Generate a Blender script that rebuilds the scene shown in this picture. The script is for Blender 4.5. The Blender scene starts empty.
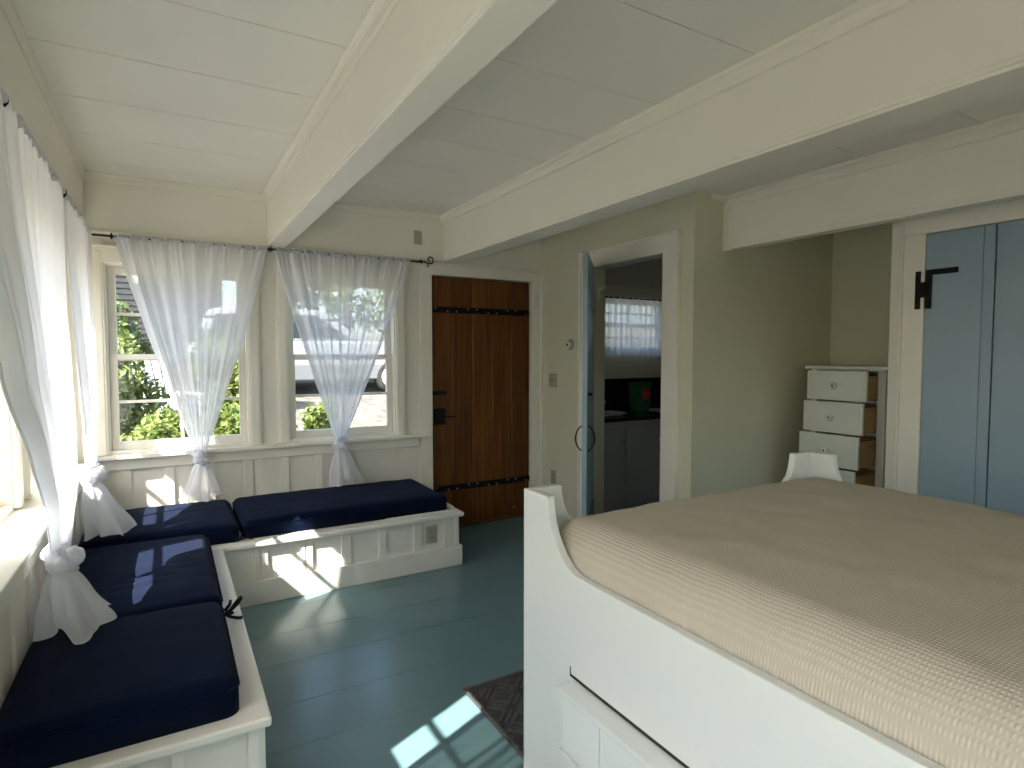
import bpy, math, random
from mathutils import Vector, Matrix, noise
random.seed(7)
SC = bpy.context.scene
COL = SC.collection
PI = math.pi

# ---------------------------------------------------------------- camera
cam_d = bpy.data.cameras.new('camera')
cam = bpy.data.objects.new('camera', cam_d)
COL.objects.link(cam)
cam_d.sensor_width = 36.0
cam_d.sensor_fit = 'HORIZONTAL'
cam_d.lens = 592.0 / 1024.0 * 36.0
cam_d.clip_start = 0.02
cam_d.clip_end = 300
cam.location = (0, 0, 1.42)
cam.rotation_euler = (math.radians(90 - 2.85), 0, math.radians(-30.16))
SC.camera = cam

# ---------------------------------------------------------------- sky, sun, exposure
SUN = Vector((1.0, 0.45, -1.105)).normalized()
world = bpy.data.worlds.new('sky')
SC.world = world
world.use_nodes = True
wn = world.node_tree.nodes
wl = world.node_tree.links
wn.clear()
sky = wn.new('ShaderNodeTexSky')
sky.sky_type = 'NISHITA'
sky.sun_disc = False
sky.sun_elevation = math.radians(47.6)
sky.sun_rotation = math.radians(-114)
sky.air_density = 1.0
sky.dust_density = 2.5
bg = wn.new('ShaderNodeBackground')
bg.inputs['Strength'].default_value = 0.42
wo = wn.new('ShaderNodeOutputWorld')
wl.new(sky.outputs['Color'], bg.inputs['Color'])
wl.new(bg.outputs['Background'], wo.inputs['Surface'])

sun_d = bpy.data.lights.new('sun', 'SUN')
sun_d.energy = 15.0
sun_d.color = (1.0, 0.955, 0.88)
sun_d.angle = math.radians(0.53)
sun = bpy.data.objects.new('sun', sun_d)
COL.objects.link(sun)
sun.location = (-12, -5, 15)
sun.rotation_euler = (-SUN).to_track_quat('Z', 'Y').to_euler()

SC.view_settings.view_transform = 'Standard'
SC.view_settings.look = 'None'
SC.view_settings.gamma = 1
SC.view_settings.use_curve_mapping = False
SC.view_settings.exposure = 0.98
SC.cycles.use_denoising = True
SC.cycles.max_bounces = 14
SC.cycles.diffuse_bounces = 9
SC.cycles.glossy_bounces = 4
SC.cycles.transparent_max_bounces = 24
SC.cycles.transmission_bounces = 8
SC.cycles.sample_clamp_indirect = 8.0

# ---------------------------------------------------------------- materials
def mat(name, color, rough=0.5, spec=0.5, bump=0.0, bscale=40.0, var=0.0, vscale=3.0, metal=0.0, stretch=(1, 1, 1)):
    m = bpy.data.materials.new(name)
    m.use_nodes = True
    nt = m.node_tree
    b = nt.nodes['Principled BSDF']
    b.inputs['Roughness'].default_value = rough
    b.inputs['Specular IOR Level'].default_value = spec
    b.inputs['Metallic'].default_value = metal
    b.inputs['Base Color'].default_value = (*color, 1)
    tc = nt.nodes.new('ShaderNodeTexCoord')
    mp = nt.nodes.new('ShaderNodeMapping')
    mp.inputs['Scale'].default_value = stretch
    nt.links.new(tc.outputs['Object'], mp.inputs['Vector'])
    if var > 0:
        n = nt.nodes.new('ShaderNodeTexNoise')
        n.inputs['Scale'].default_value = vscale
        n.inputs['Detail'].default_value = 5
        nt.links.new(mp.outputs['Vector'], n.inputs['Vector'])
        r = nt.nodes.new('ShaderNodeValToRGB')
        r.color_ramp.elements[0].position = 0.3
        r.color_ramp.elements[1].position = 0.7
        r.color_ramp.elements[0].color = (*[c * (1 - var) for c in color], 1)
        r.color_ramp.elements[1].color = (*[min(1, c * (1 + var)) for c in color], 1)
        nt.links.new(n.outputs['Fac'], r.inputs['Fac'])
        nt.links.new(r.outputs['Color'], b.inputs['Base Color'])
    if bump > 0:
        n2 = nt.nodes.new('ShaderNodeTexNoise')
        n2.inputs['Scale'].default_value = bscale
        n2.inputs['Detail'].default_value = 3
        nt.links.new(mp.outputs['Vector'], n2.inputs['Vector'])
        bp = nt.nodes.new('ShaderNodeBump')
        bp.inputs['Strength'].default_value = bump
        bp.inputs['Distance'].default_value = 0.004
        nt.links.new(n2.outputs['Fac'], bp.inputs['Height'])
        nt.links.new(bp.outputs['Normal'], b.inputs['Normal'])
    return m

TRIM = mat('white_trim_paint', (0.80, 0.765, 0.67), 0.38, 0.4, 0.08, 14, 0.02, 2)
CEIL = mat('ceiling_board_paint', (0.79, 0.765, 0.70), 0.5, 0.3, 0.1, 10, 0.02, 2)
WALLW = mat('cream_wall_paint', (0.76, 0.73, 0.64), 0.6, 0.3, 0.08, 30, 0.02, 2)
SAGE = mat('sage_wall_paint', (0.63, 0.62, 0.475), 0.6, 0.3, 0.08, 30, 0.03, 2)
BENCHW = mat('bench_white_paint', (0.80, 0.78, 0.72), 0.32, 0.5, 0.05, 12, 0.02, 3)
BEDW = mat('bed_white_paint', (0.80, 0.81, 0.78), 0.25, 0.5, 0.05, 8, 0.015, 2)
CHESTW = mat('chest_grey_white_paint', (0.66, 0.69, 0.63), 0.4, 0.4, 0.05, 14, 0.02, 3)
BLUE = mat('blue_door_paint', (0.29, 0.385, 0.455), 0.4, 0.4, 0.08, 12, 0.03, 2)
IRON = mat('black_iron', (0.006, 0.0055, 0.0055), 0.6, 0.2, 0.2, 60)
STUD = mat('nail_head_steel', (0.45, 0.44, 0.42), 0.35, 0.5, metal=0.9)
CHROME = mat('bright_metal', (0.7, 0.7, 0.68), 0.25, 0.5, metal=1.0)
PLATE = mat('beige_plate', (0.38, 0.36, 0.27), 0.4, 0.4, 0.05, 60, 0.02, 8)
SLOT = mat('dark_slot', (0.03, 0.03, 0.028), 0.6, 0.2, 0.1, 60)
PINE = mat('raw_pine', (0.36, 0.24, 0.10), 0.6, 0.3, 0.1, 30, 0.2, 6, stretch=(1, 12, 12))
NAVY = mat('navy_canvas', (0.0016, 0.0056, 0.019), 0.95, 0.04, 0.25, 500, 0.08, 6)
_b = NAVY.node_tree.nodes['Principled BSDF']
_b.inputs['Sheen Weight'].default_value = 0.04
_b.inputs['Sheen Roughness'].default_value = 0.6
_b.inputs['Sheen Tint'].default_value = (0.62, 0.68, 1.0, 1)
RUGL = mat('relief_lightened_rug_cord', (0.10, 0.097, 0.097), 0.9, 0.2, 0.6, 120, 0.15, 60)  # lighter than the mat, standing in for light on the raised relief
RUG = mat('charcoal_rug_mat', (0.060, 0.058, 0.058), 0.9, 0.2, 0.8, 55, 0.25, 40)
GRAVEL = mat('pale_gravel', (0.125, 0.115, 0.10), 0.95, 0.1, 0.9, 14, 0.35, 6)
SHINGLE = mat('weathered_shingle', (0.045, 0.044, 0.047), 0.9, 0.2, 0.5, 30, 0.35, 9, stretch=(1, 1, 5))
CARW = mat('white_car_paint', (0.34, 0.35, 0.36), 0.15, 0.5, 0.01, 5)
CARG = mat('grey_cladding', (0.16, 0.165, 0.17), 0.5, 0.4, 0.1, 40)
CARB = mat('dark_car_glass', (0.02, 0.025, 0.03), 0.08, 0.6, 0.01, 5)
TYRE = mat('tyre_rubber', (0.02, 0.02, 0.02), 0.8, 0.2, 0.2, 60)
COUNTER = mat('black_counter_stone', (0.012, 0.012, 0.014), 0.2, 0.5, 0.03, 60, 0.3, 40)
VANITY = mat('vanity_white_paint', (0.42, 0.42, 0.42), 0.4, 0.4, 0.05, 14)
CHINA = mat('white_porcelain', (0.8, 0.8, 0.78), 0.12, 0.5, 0.01, 5)
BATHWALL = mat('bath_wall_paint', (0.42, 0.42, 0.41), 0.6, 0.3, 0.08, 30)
BAGG = mat('green_cloth', (0.02, 0.14, 0.05), 0.8, 0.2, 0.2, 80, 0.2, 20)
BAGR = mat('red_print', (0.55, 0.06, 0.03), 0.8, 0.2, 0.2, 80, 0.2, 20)
BLACKT = mat('black_ribbon', (0.006, 0.006, 0.009), 0.7, 0.3, 0.2, 200)
PLASTICW = mat('white_plastic', (0.75, 0.75, 0.73), 0.35, 0.4, 0.02, 20)
BARK = mat('bark', (0.11, 0.08, 0.055), 0.9, 0.1, 0.8, 40, 0.3, 10, stretch=(1, 1, 0.3))

def wood_mat():
    m = mat('stained_door_wood', (0.085, 0.030, 0.008), 0.42, 0.25)
    nt = m.node_tree
    b = nt.nodes['Principled BSDF']
    geo = nt.nodes.new('ShaderNodeNewGeometry')
    mp = nt.nodes.new('ShaderNodeMapping')
    mp.inputs['Scale'].default_value = (22, 22, 0.9)
    nt.links.new(geo.outputs['Position'], mp.inputs['Vector'])
    n = nt.nodes.new('ShaderNodeTexNoise')
    n.inputs['Scale'].default_value = 1.6
    n.inputs['Detail'].default_value = 8
    n.inputs['Distortion'].default_value = 0.6
    nt.links.new(mp.outputs['Vector'], n.inputs['Vector'])
    r = nt.nodes.new('ShaderNodeValToRGB')
    r.color_ramp.elements[0].position = 0.3
    r.color_ramp.elements[0].color = (0.070, 0.023, 0.004, 1)
    r.color_ramp.elements[1].position = 0.72
    r.color_ramp.elements[1].color = (0.185, 0.066, 0.010, 1)
    nt.links.new(n.outputs['Fac'], r.inputs['Fac'])
    # every plank its own tone
    sep = nt.nodes.new('ShaderNodeSeparateXYZ')
    nt.links.new(geo.outputs['Position'], sep.inputs['Vector'])
    mul = nt.nodes.new('ShaderNodeMath'); mul.operation = 'MULTIPLY_ADD'
    mul.inputs[1].default_value = 1 / 0.1858
    mul.inputs[2].default_value = -1.819 / 0.1858
    nt.links.new(sep.outputs['X'], mul.inputs[0])
    fl = nt.nodes.new('ShaderNodeMath'); fl.operation = 'FLOOR'
    nt.links.new(mul.outputs[0], fl.inputs[0])
    wnz = nt.nodes.new('ShaderNodeTexWhiteNoise'); wnz.noise_dimensions = '1D'
    nt.links.new(fl.outputs[0], wnz.inputs['W'])
    mr = nt.nodes.new('ShaderNodeMapRange')
    mr.inputs['To Min'].default_value = 0.8
    mr.inputs['To Max'].default_value = 1.15
    nt.links.new(wnz.outputs['Value'], mr.inputs['Value'])
    mx = nt.nodes.new('ShaderNodeVectorMath'); mx.operation = 'SCALE'
    nt.links.new(r.outputs['Color'], mx.inputs[0])
    nt.links.new(mr.outputs['Result'], mx.inputs['Scale'])
    nt.links.new(mx.outputs[0], b.inputs['Base Color'])
    bp = nt.nodes.new('ShaderNodeBump')
    bp.inputs['Strength'].default_value = 0.15
    bp.inputs['Distance'].default_value = 0.003
    nt.links.new(n.outputs['Fac'], bp.inputs['Height'])
    nt.links.new(bp.outputs['Normal'], b.inputs['Normal'])
    return m
WOOD = wood_mat()

def floor_mat():
    m = mat('teal_floor_paint', (0.105, 0.185, 0.205), 0.26, 0.5, 0.0)
    nt = m.node_tree
    b = nt.nodes['Principled BSDF']
    geo = nt.nodes.new('ShaderNodeNewGeometry')
    n = nt.nodes.new('ShaderNodeTexNoise')
    n.inputs['Scale'].default_value = 2.2
    n.inputs['Detail'].default_value = 5
    mp = nt.nodes.new('ShaderNodeMapping')
    mp.inputs['Scale'].default_value = (0.7, 3.0, 1)
    nt.links.new(geo.outputs['Position'], mp.inputs['Vector'])
    nt.links.new(mp.outputs['Vector'], n.inputs['Vector'])
    r = nt.nodes.new('ShaderNodeValToRGB')
    r.color_ramp.elements[0].position = 0.25
    r.color_ramp.elements[0].color = (0.118, 0.205, 0.225, 1)
    r.color_ramp.elements[1].position = 0.75
    r.color_ramp.elements[1].color = (0.128, 0.220, 0.242, 1)
    nt.links.new(n.outputs['Fac'], r.inputs['Fac'])
    nt.links.new(r.outputs['Color'], b.inputs['Base Color'])
    mr = nt.nodes.new('ShaderNodeMapRange')
    mr.inputs['To Min'].default_value = 0.2
    mr.inputs['To Max'].default_value = 0.26
    nt.links.new(n.outputs['Fac'], mr.inputs['Value'])
    nt.links.new(mr.outputs['Result'], b.inputs['Roughness'])
    n2 = nt.nodes.new('ShaderNodeTexNoise')
    n2.inputs['Scale'].default_value = 5
    nt.links.new(mp.outputs['Vector'], n2.inputs['Vector'])
    bp = nt.nodes.new('ShaderNodeBump')
    bp.inputs['Strength'].default_value = 0.12
    bp.inputs['Distance'].default_value = 0.004
    nt.links.new(n2.outputs['Fac'], bp.inputs['Height'])
    nt.links.new(bp.outputs['Normal'], b.inputs['Normal'])
    return m
FLOOR = floor_mat()

def weave_mat():
    m = mat('beige_basket_weave', (0.50, 0.42, 0.33), 0.9, 0.15)
    nt = m.node_tree
    b = nt.nodes['Principled BSDF']
    geo = nt.nodes.new('ShaderNodeNewGeometry')
    mp = nt.nodes.new('ShaderNodeMapping')
    mp.inputs['Scale'].default_value = (1, 1, 1)
    nz = nt.nodes.new('ShaderNodeTexNoise')
    nz.inputs['Scale'].default_value = 9
    nt.links.new(geo.outputs['Position'], nz.inputs['Vector'])
    ad = nt.nodes.new('ShaderNodeVectorMath'); ad.operation = 'MULTIPLY_ADD'
    ad.inputs[1].default_value = (0.006, 0.006, 0.0)
    nt.links.new(nz.outputs['Color'], ad.inputs[0])
    nt.links.new(geo.outputs['Position'], ad.inputs[2])
    nt.links.new(ad.outputs[0], mp.inputs['Vector'])
    def wave(direction, scale):
        w = nt.nodes.new('ShaderNodeTexWave')
        w.wave_type = 'BANDS'; w.bands_direction = direction
        w.inputs['Scale'].default_value = scale
        w.inputs['Distortion'].default_value = 0.4
        nt.links.new(mp.outputs['Vector'], w.inputs['Vector'])
        return w
    w1 = wave('X', 34.0); w2 = wave('Y', 42.0)
    mu = nt.nodes.new('ShaderNodeMath'); mu.operation = 'MULTIPLY'
    nt.links.new(w1.outputs['Fac'], mu.inputs[0]); nt.links.new(w2.outputs['Fac'], mu.inputs[1])
    r = nt.nodes.new('ShaderNodeValToRGB')
    r.color_ramp.elements[0].color = (0.56, 0.495, 0.40, 1)
    r.color_ramp.elements[1].color = (0.67, 0.60, 0.50, 1)
    nt.links.new(mu.outputs[0], r.inputs['Fac'])
    nt.links.new(r.outputs['Color'], b.inputs['Base Color'])
    bp = nt.nodes.new('ShaderNodeBump')
    bp.inputs['Strength'].default_value = 0.5
    bp.inputs['Distance'].default_value = 0.004
    nt.links.new(mu.outputs[0], bp.inputs['Height'])
    nt.links.new(bp.outputs['Normal'], b.inputs['Normal'])
    return m
WEAVE = weave_mat()

def sheer_mat(name, clear, color=(0.86, 0.87, 0.90)):
    """Thin woven cloth: the light that passes through falls off with the slant of the cloth."""
    m = bpy.data.materials.new(name)
    m.use_nodes = True
    nt = m.node_tree
    nt.nodes.clear()
    out = nt.nodes.new('ShaderNodeOutputMaterial')
    dif = nt.nodes.new('ShaderNodeBsdfDiffuse'); dif.inputs['Color'].default_value = (*color, 1)
    trl = nt.nodes.new('ShaderNodeBsdfTranslucent'); trl.inputs['Color'].default_value = (*color, 1)
    mix1 = nt.nodes.new('ShaderNodeMixShader'); mix1.inputs['Fac'].default_value = 0.45
    nt.links.new(dif.outputs[0], mix1.inputs[1]); nt.links.new(trl.outputs[0], mix1.inputs[2])
    tr = nt.nodes.new('ShaderNodeBsdfTransparent')
    geo = nt.nodes.new('ShaderNodeNewGeometry')
    dot = nt.nodes.new('ShaderNodeVectorMath'); dot.operation = 'DOT_PRODUCT'
    nt.links.new(geo.outputs['Normal'], dot.inputs[0]); nt.links.new(geo.outputs['Incoming'], dot.inputs[1])
    ab = nt.nodes.new('ShaderNodeMath'); ab.operation = 'ABSOLUTE'
    nt.links.new(dot.outputs['Value'], ab.inputs[0])
    mxm = nt.nodes.new('ShaderNodeMath'); mxm.operation = 'MAXIMUM'; mxm.inputs[1].default_value = 0.08
    nt.links.new(ab.outputs[0], mxm.inputs[0])
    inv = nt.nodes.new('ShaderNodeMath'); inv.operation = 'DIVIDE'; inv.inputs[0].default_value = 1.0
    nt.links.new(mxm.outputs[0], inv.inputs[1])
    pw = nt.nodes.new('ShaderNodeMath'); pw.operation = 'POWER'; pw.inputs[0].default_value = clear
    nt.links.new(inv.outputs[0], pw.inputs[1])
    mix2 = nt.nodes.new('ShaderNodeMixShader')
    nt.links.new(pw.outputs[0], mix2.inputs['Fac'])
    nt.links.new(mix1.outputs[0], mix2.inputs[1]); nt.links.new(tr.outputs[0], mix2.inputs[2])
    nt.links.new(mix2.outputs[0], out.inputs['Surface'])
    return m
SHEER = sheer_mat('white_sheer_voile', 0.30)
SHEERT = sheer_mat('white_sheer_voile_loose', 0.22)
SHEERL = sheer_mat('white_sheer_voile_dense', 0.10)

def glass_mat():
    m = bpy.data.materials.new('window_glass')
    m.use_nodes = True
    nt = m.node_tree
    nt.nodes.clear()
    out = nt.nodes.new('ShaderNodeOutputMaterial')
    tr = nt.nodes.new('ShaderNodeBsdfTransparent'); tr.inputs['Color'].default_value = (0.97, 0.98, 0.97, 1)
    gl = nt.nodes.new('ShaderNodeBsdfGlossy'); gl.inputs['Roughness'].default_value = 0.02
    lw = nt.nodes.new('ShaderNodeLayerWeight'); lw.inputs['Blend'].default_value = 0.5
    p5 = nt.nodes.new('ShaderNodeMath'); p5.operation = 'POWER'; p5.inputs[1].default_value = 5.0
    nt.links.new(lw.outputs['Facing'], p5.inputs[0])
    fr = nt.nodes.new('ShaderNodeMath'); fr.operation = 'MULTIPLY_ADD'
    fr.inputs[1].default_value = 0.9; fr.inputs[2].default_value = 0.035
    nt.links.new(p5.outputs[0], fr.inputs[0])
    mx = nt.nodes.new('ShaderNodeMixShader')
    nt.links.new(fr.outputs[0], mx.inputs['Fac'])
    nt.links.new(tr.outputs[0], mx.inputs[1]); nt.links.new(gl.outputs[0], mx.inputs[2])
    nt.links.new(mx.outputs[0], out.inputs['Surface'])
    return m
GLASS = glass_mat()

def leaf_mat(name, c1, c2):
    m = bpy.data.materials.new(name)
    m.use_nodes = True
    nt = m.node_tree
    nt.nodes.clear()
    out = nt.nodes.new('ShaderNodeOutputMaterial')
    geo = nt.nodes.new('ShaderNodeNewGeometry')
    r = nt.nodes.new('ShaderNodeValToRGB')
    r.color_ramp.elements[0].color = (*c1, 1)
    r.color_ramp.elements[1].color = (*c2, 1)
    nt.links.new(geo.outputs['Random Per Island'], r.inputs['Fac'])
    pr = nt.nodes.new('ShaderNodeBsdfPrincipled')
    pr.inputs['Roughness'].default_value = 0.5
    nt.links.new(r.outputs['Color'], pr.inputs['Base Color'])
    trl = nt.nodes.new('ShaderNodeBsdfTranslucent')
    nt.links.new(r.outputs['Color'], trl.inputs['Color'])
    mx = nt.nodes.new('ShaderNodeMixShader'); mx.inputs['Fac'].default_value = 0.4
    nt.links.new(pr.outputs[0], mx.inputs[1]); nt.links.new(trl.outputs[0], mx.inputs[2])
    nt.links.new(mx.outputs[0], out.inputs['Surface'])
    return m
LEAFY = leaf_mat('fresh_leaf', (0.10, 0.155, 0.03), (0.27, 0.31, 0.085))
LEAFD = leaf_mat('deep_leaf', (0.05, 0.09, 0.02), (0.13, 0.18, 0.045))

# ---------------------------------------------------------------- mesh builder
class MB:
    def __init__(s):
        s.v = []; s.f = []
    def add(s, vs, fs):
        o = len(s.v)
        s.v += [tuple(p) for p in vs]
        s.f += [tuple(i + o for i in f) for f in fs]
        return s
    def box(s, x0, x1, y0, y1, z0, z1):
        vs = [(x0, y0, z0), (x1, y0, z0), (x1, y1, z0), (x0, y1, z0), (x0, y0, z1), (x1, y0, z1), (x1, y1, z1), (x0, y1, z1)]
        return s.add(vs, [(0, 3, 2, 1), (4, 5, 6, 7), (0, 1, 5, 4), (1, 2, 6, 5), (2, 3, 7, 6), (3, 0, 4, 7)])
    def obox(s, c, size, M):
        hx, hy, hz = [k / 2 for k in size]
        vs = [(-hx, -hy, -hz), (hx, -hy, -hz), (hx, hy, -hz), (-hx, hy, -hz), (-hx, -hy, hz), (hx, -hy, hz), (hx, hy, hz), (-hx, hy, hz)]
        vs = [Vector(c) + M @ Vector(p) for p in vs]
        return s.add(vs, [(0, 3, 2, 1), (4, 5, 6, 7), (0, 1, 5, 4), (1, 2, 6, 5), (2, 3, 7, 6), (3, 0, 4, 7)])
    def prism(s, poly, axis, a0, a1):
        """poly: 2D outline in the two other axes (in order), pushed along axis."""
        def P(p, a):
            if axis == 'x': return (a, p[0], p[1])
            if axis == 'y': return (p[0], a, p[1])
            return (p[0], p[1], a)
        n = len(poly)
        vs = [P(p, a0) for p in poly] + [P(p, a1) for p in poly]
        fs = [tuple(range(n)), tuple(range(2 * n - 1, n - 1, -1))]
        fs += [(i, i + n, (i + 1) % n + n, (i + 1) % n) for i in range(n)]
        return s.add(vs, fs)
    def tube(s, pts, rad, seg=8, closed=False):
        pts = [Vector(p) for p in pts]
        n = len(pts)
        rads = rad if isinstance(rad, (list, tuple)) else [rad] * n
        vs = []; fs = []
        up = Vector((0.13, 0.21, 0.97))
        for i, p in enumerate(pts):
            if closed: t = pts[(i + 1) % n] - pts[i - 1]
            else: t = pts[min(i + 1, n - 1)] - pts[max(i - 1, 0)]
            t.normalize()
            a = t.cross(up)
            if a.length < 1e-3: a = t.cross(Vector((1, 0, 0)))
            a.normalize(); b = t.cross(a).normalized()
            up = a.cross(t) if closed is False else up
            for k in range(seg):
                q = 2 * PI * k / seg
                vs.append(p + (a * math.cos(q) + b * math.sin(q)) * rads[i])
        m = n if closed else n - 1
        for i in range(m):
            j = (i + 1) % n
            for k in range(seg):
                k2 = (k + 1) % seg
                fs.append((i * seg + k, i * seg + k2, j * seg + k2, j * seg + k))
        if not closed:
            fs.append(tuple(range(seg - 1, -1, -1)))
            fs.append(tuple((n - 1) * seg + k for k in range(seg)))
        return s.add(vs, fs)
    def lathe(s, prof, c, axis='z', seg=24, sx=1.0):
        """prof: (radius, height) pairs."""
        vs = []; fs = []
        for r, h in prof:
            for k in range(seg):
                q = 2 * PI * k / seg
                u, w = r * math.cos(q) * sx, r * math.sin(q)
                p = {'z': (u, w, h), 'x': (h, u, w), 'y': (u, h, w)}[axis]
                vs.append((c[0] + p[0], c[1] + p[1], c[2] + p[2]))
        n = len(prof)
        for i in range(n - 1):
            for k in range(seg):
                k2 = (k + 1) % seg
                fs.append((i * seg + k, i * seg + k2, (i + 1) * seg + k2, (i + 1) * seg + k))
        fs.append(tuple(range(seg - 1, -1, -1)))
        fs.append(tuple((n - 1) * seg + k for k in range(seg)))
        return s.add(vs, fs)
    def surf(s, fn, nu, nv, wrap=False):
        vs = [fn(i / nu, j / nv) for j in range(nv + 1) for i in range(nu + (0 if wrap else 1))]
        w = nu if wrap else nu + 1
        fs = []
        for j in range(nv):
            for i in range(nu):
                i2 = (i + 1) % w
                fs.append((j * w + i, j * w + i2, (j + 1) * w + i2, (j + 1) * w + i))
        return s.add(vs, fs)

WORLD = {}
def loc_of(o):
    return WORLD.get(o.name, Vector((0, 0, 0)))

def obj(name, mb, m, parent=None, bevel=0.0, smooth=False, seg=2, fix=True):
    me = bpy.data.meshes.new(name)
    vs = [Vector(p) for p in mb.v]
    if parent is None:
        xs = [p.x for p in vs]; ys = [p.y for p in vs]; zs = [p.z for p in vs]
        org = Vector(((min(xs) + max(xs)) / 2, (min(ys) + max(ys)) / 2, min(zs)))
    else:
        org = loc_of(parent)
    me.from_pydata([tuple(p - org) for p in vs], [], mb.f)
    if fix:
        import bmesh
        b = bmesh.new(); b.from_mesh(me)
        bmesh.ops.recalc_face_normals(b, faces=b.faces)
        b.to_mesh(me); b.free()
    me.materials.append(m)
    o = bpy.data.objects.new(name, me)
    COL.objects.link(o)
    WORLD[o.name] = org
    if parent is None:
        o.location = org
    else:
        o.parent = parent
    if smooth:
        for p in me.polygons: p.use_smooth = True
    if bevel > 0:
        bm_ = o.modifiers.new('bevel', 'BEVEL')
        bm_.width = bevel; bm_.segments = seg; bm_.limit_method = 'ANGLE'
        bm_.angle_limit = math.radians(40)
    return o

def thing(name, loc, label=None, cat=None, group=None, kind=None):
    o = bpy.data.objects.new(name, None)
    o.empty_display_size = 0.1
    COL.objects.link(o)
    o.location = loc
    WORLD[o.name] = Vector(loc)
    return tag(o, label, cat, group, kind)

def tag(o, label=None, cat=None, group=None, kind=None):
    if label: o['label'] = label
    if cat: o['category'] = cat
    if group: o['group'] = group
    if kind: o['kind'] = kind
    return o

def struct(name, mb, m, label, cat, bevel=0.0, smooth=False):
    return tag(obj(name, mb, m, None, bevel, smooth), label, cat, None, 'structure')

# ---------------------------------------------------------------- dimensions
XL, XG = -0.44, -0.57          # left knee wall face, left window plane
YB = 4.40                      # back wall face
YR = -2.3                      # rear wall
ZC, ZH = 2.51, 2.155           # ceiling, underside of beams and headers
XR = 2.85                      # sage wall with the bathroom door
YJ = 2.648                     # wall of the alcove
XA, XC, YC = 4.30, 3.50, 1.816 # alcove back, closet front, closet side
BENCH = 0.36

def wall_with_holes(mb, axis, a0, a1, u0, u1, z0, z1, holes):
    """A wall slab between a0 and a1 along axis, u0..u1 across, leaving holes (u0,u1,z0,z1)."""
    us = sorted({u0, u1, *[h[0] for h in holes], *[h[1] for h in holes]})
    for i in range(len(us) - 1):
        ua, ub = us[i], us[i + 1]
        cuts = sorted([(h[2], h[3]) for h in holes if h[0] <= ua + 1e-6 and h[1] >= ub - 1e-6])
        z = z0
        for ha, hb in cuts + [(z1, z1)]:
            if ha - z > 1e-4:
                if axis == 'y': mb.box(ua, ub, a0, a1, z, ha)
                else: mb.box(a0, a1, ua, ub, z, ha)
            z = hb
    return mb

# windows: (u0, u1) openings along each wall
WZ0, WZ1 = 0.83, 1.985
BW = [(-0.33, 0.477), (0.73, 1.52)]
LW = [(3.40, 4.24), (2.30, 3.145), (0.62, 1.465), (-0.5, 0.30), (-1.7, -0.8)]
BATHW = (3.55, 4.35, 1.42, 1.97)

# ---------------------------------------------------------------- large structure
m = MB()
fy = [YR - 0.05, -1.66, -1.34, -1.02, -0.70, -0.38, -0.06, 0.26, 0.58, 0.90, 1.22, 1.545, 1.865, 2.19, 2.475, 2.825, 3.138, 3.46, 3.78, 4.10, 4.45]
for a, b in zip(fy, fy[1:]):
    m.box(-0.72, 5.0, a + 0.0005, b - 0.0005, -0.03, 0.0)
struct('floor', m, FLOOR, 'teal painted plank floor between the window seats and the bed', 'floor', 0.0012)

def ceiling(name, x0, x1, seams, z, label):
    m = MB()
    ys = [YR - 0.05] + [q for q in seams if YR + 0.05 < q] + [4.45]
    for a, b in zip(ys, ys[1:]):
        m.box(x0, x1, a + 0.0022, b - 0.0022, z, z + 0.02)
    m.box(x0, x1, YR - 0.05, 4.45, z + 0.02, z + 0.05)
    return struct(name, m, CEIL, label, 'ceiling', 0.0015)
ceiling('ceiling', -0.72, 0.66, [-1.73, -1.24, -0.75, -0.27, 0.22, 0.71, 1.19, 1.68, 2.165, 2.65, 3.14, 3.63, 4.12], ZC, 'white board ceiling between the left header and the nearest beam')
ceiling('ceiling', 0.66, 2.0, [-1.6, -1.1, -0.55, -0.05, 0.45, 0.95, 1.465, 1.965, 2.45, 2.84, 3.25, 3.74, 4.1], ZC, 'white board ceiling between the first and second beams')
ceiling('ceiling', 2.0, 5.0, [-1.6, -1.0, -0.4, 0.2, 0.75, 1.25, 1.75, 2.25], 2.43, 'white board ceiling strip behind the second beam')

# back wall: openings for two windows, the plank door and the bathroom window
DX0, DX1, DZ1 = 1.815, 2.752, 2.050
m = MB()
wall_with_holes(m, 'y', YB, YB + 0.14, -0.72, 5.0, 0, 2.52,
                [(a, b, WZ0 - 0.03, WZ1) for a, b in BW] + [(DX0, DX1, 0, DZ1), BATHW])
# raised battens of the wainscot
for k in range(7):
    x = 0.03 + k * 0.235 - 0.30
    m.box(x, x + 0.055, YB - 0.012, YB + 0.005, 0.30, 0.70)
struct('wall_back', m, WALLW, 'cream back wall with battens below two curtained windows', 'wall', 0.002)

# left wall: knee wall with battens, window wall set back, header above
m = MB()
wall_with_holes(m, 'x', XG - 0.14, XG, YR, 4.40, 0, 2.52, [(a, b, WZ0 - 0.05, WZ1) for a, b in LW])
m.box(XG, XL, YR, YB, 0, 0.745)
for k in range(22):
    y = 4.20 - k * 0.235
    m.box(XL - 0.005, XL + 0.012, y, y + 0.055, 0.30, 0.685)
struct('wall_left', m, WALLW, 'cream left wall with battened knee wall below the windows', 'wall', 0.002)

# rear and far-side walls, behind the camera
RWIN = [(0.0, 0.9, 0.80, 1.985), (1.75, 3.25, 0.80, 1.985)]
m = MB()
wall_with_holes(m, 'y', YR - 0.14, YR, -0.72, 5.0, 0, 2.52, RWIN)
struct('wall_rear', m, WALLW, 'cream wall behind the head of the bed', 'wall')

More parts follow.
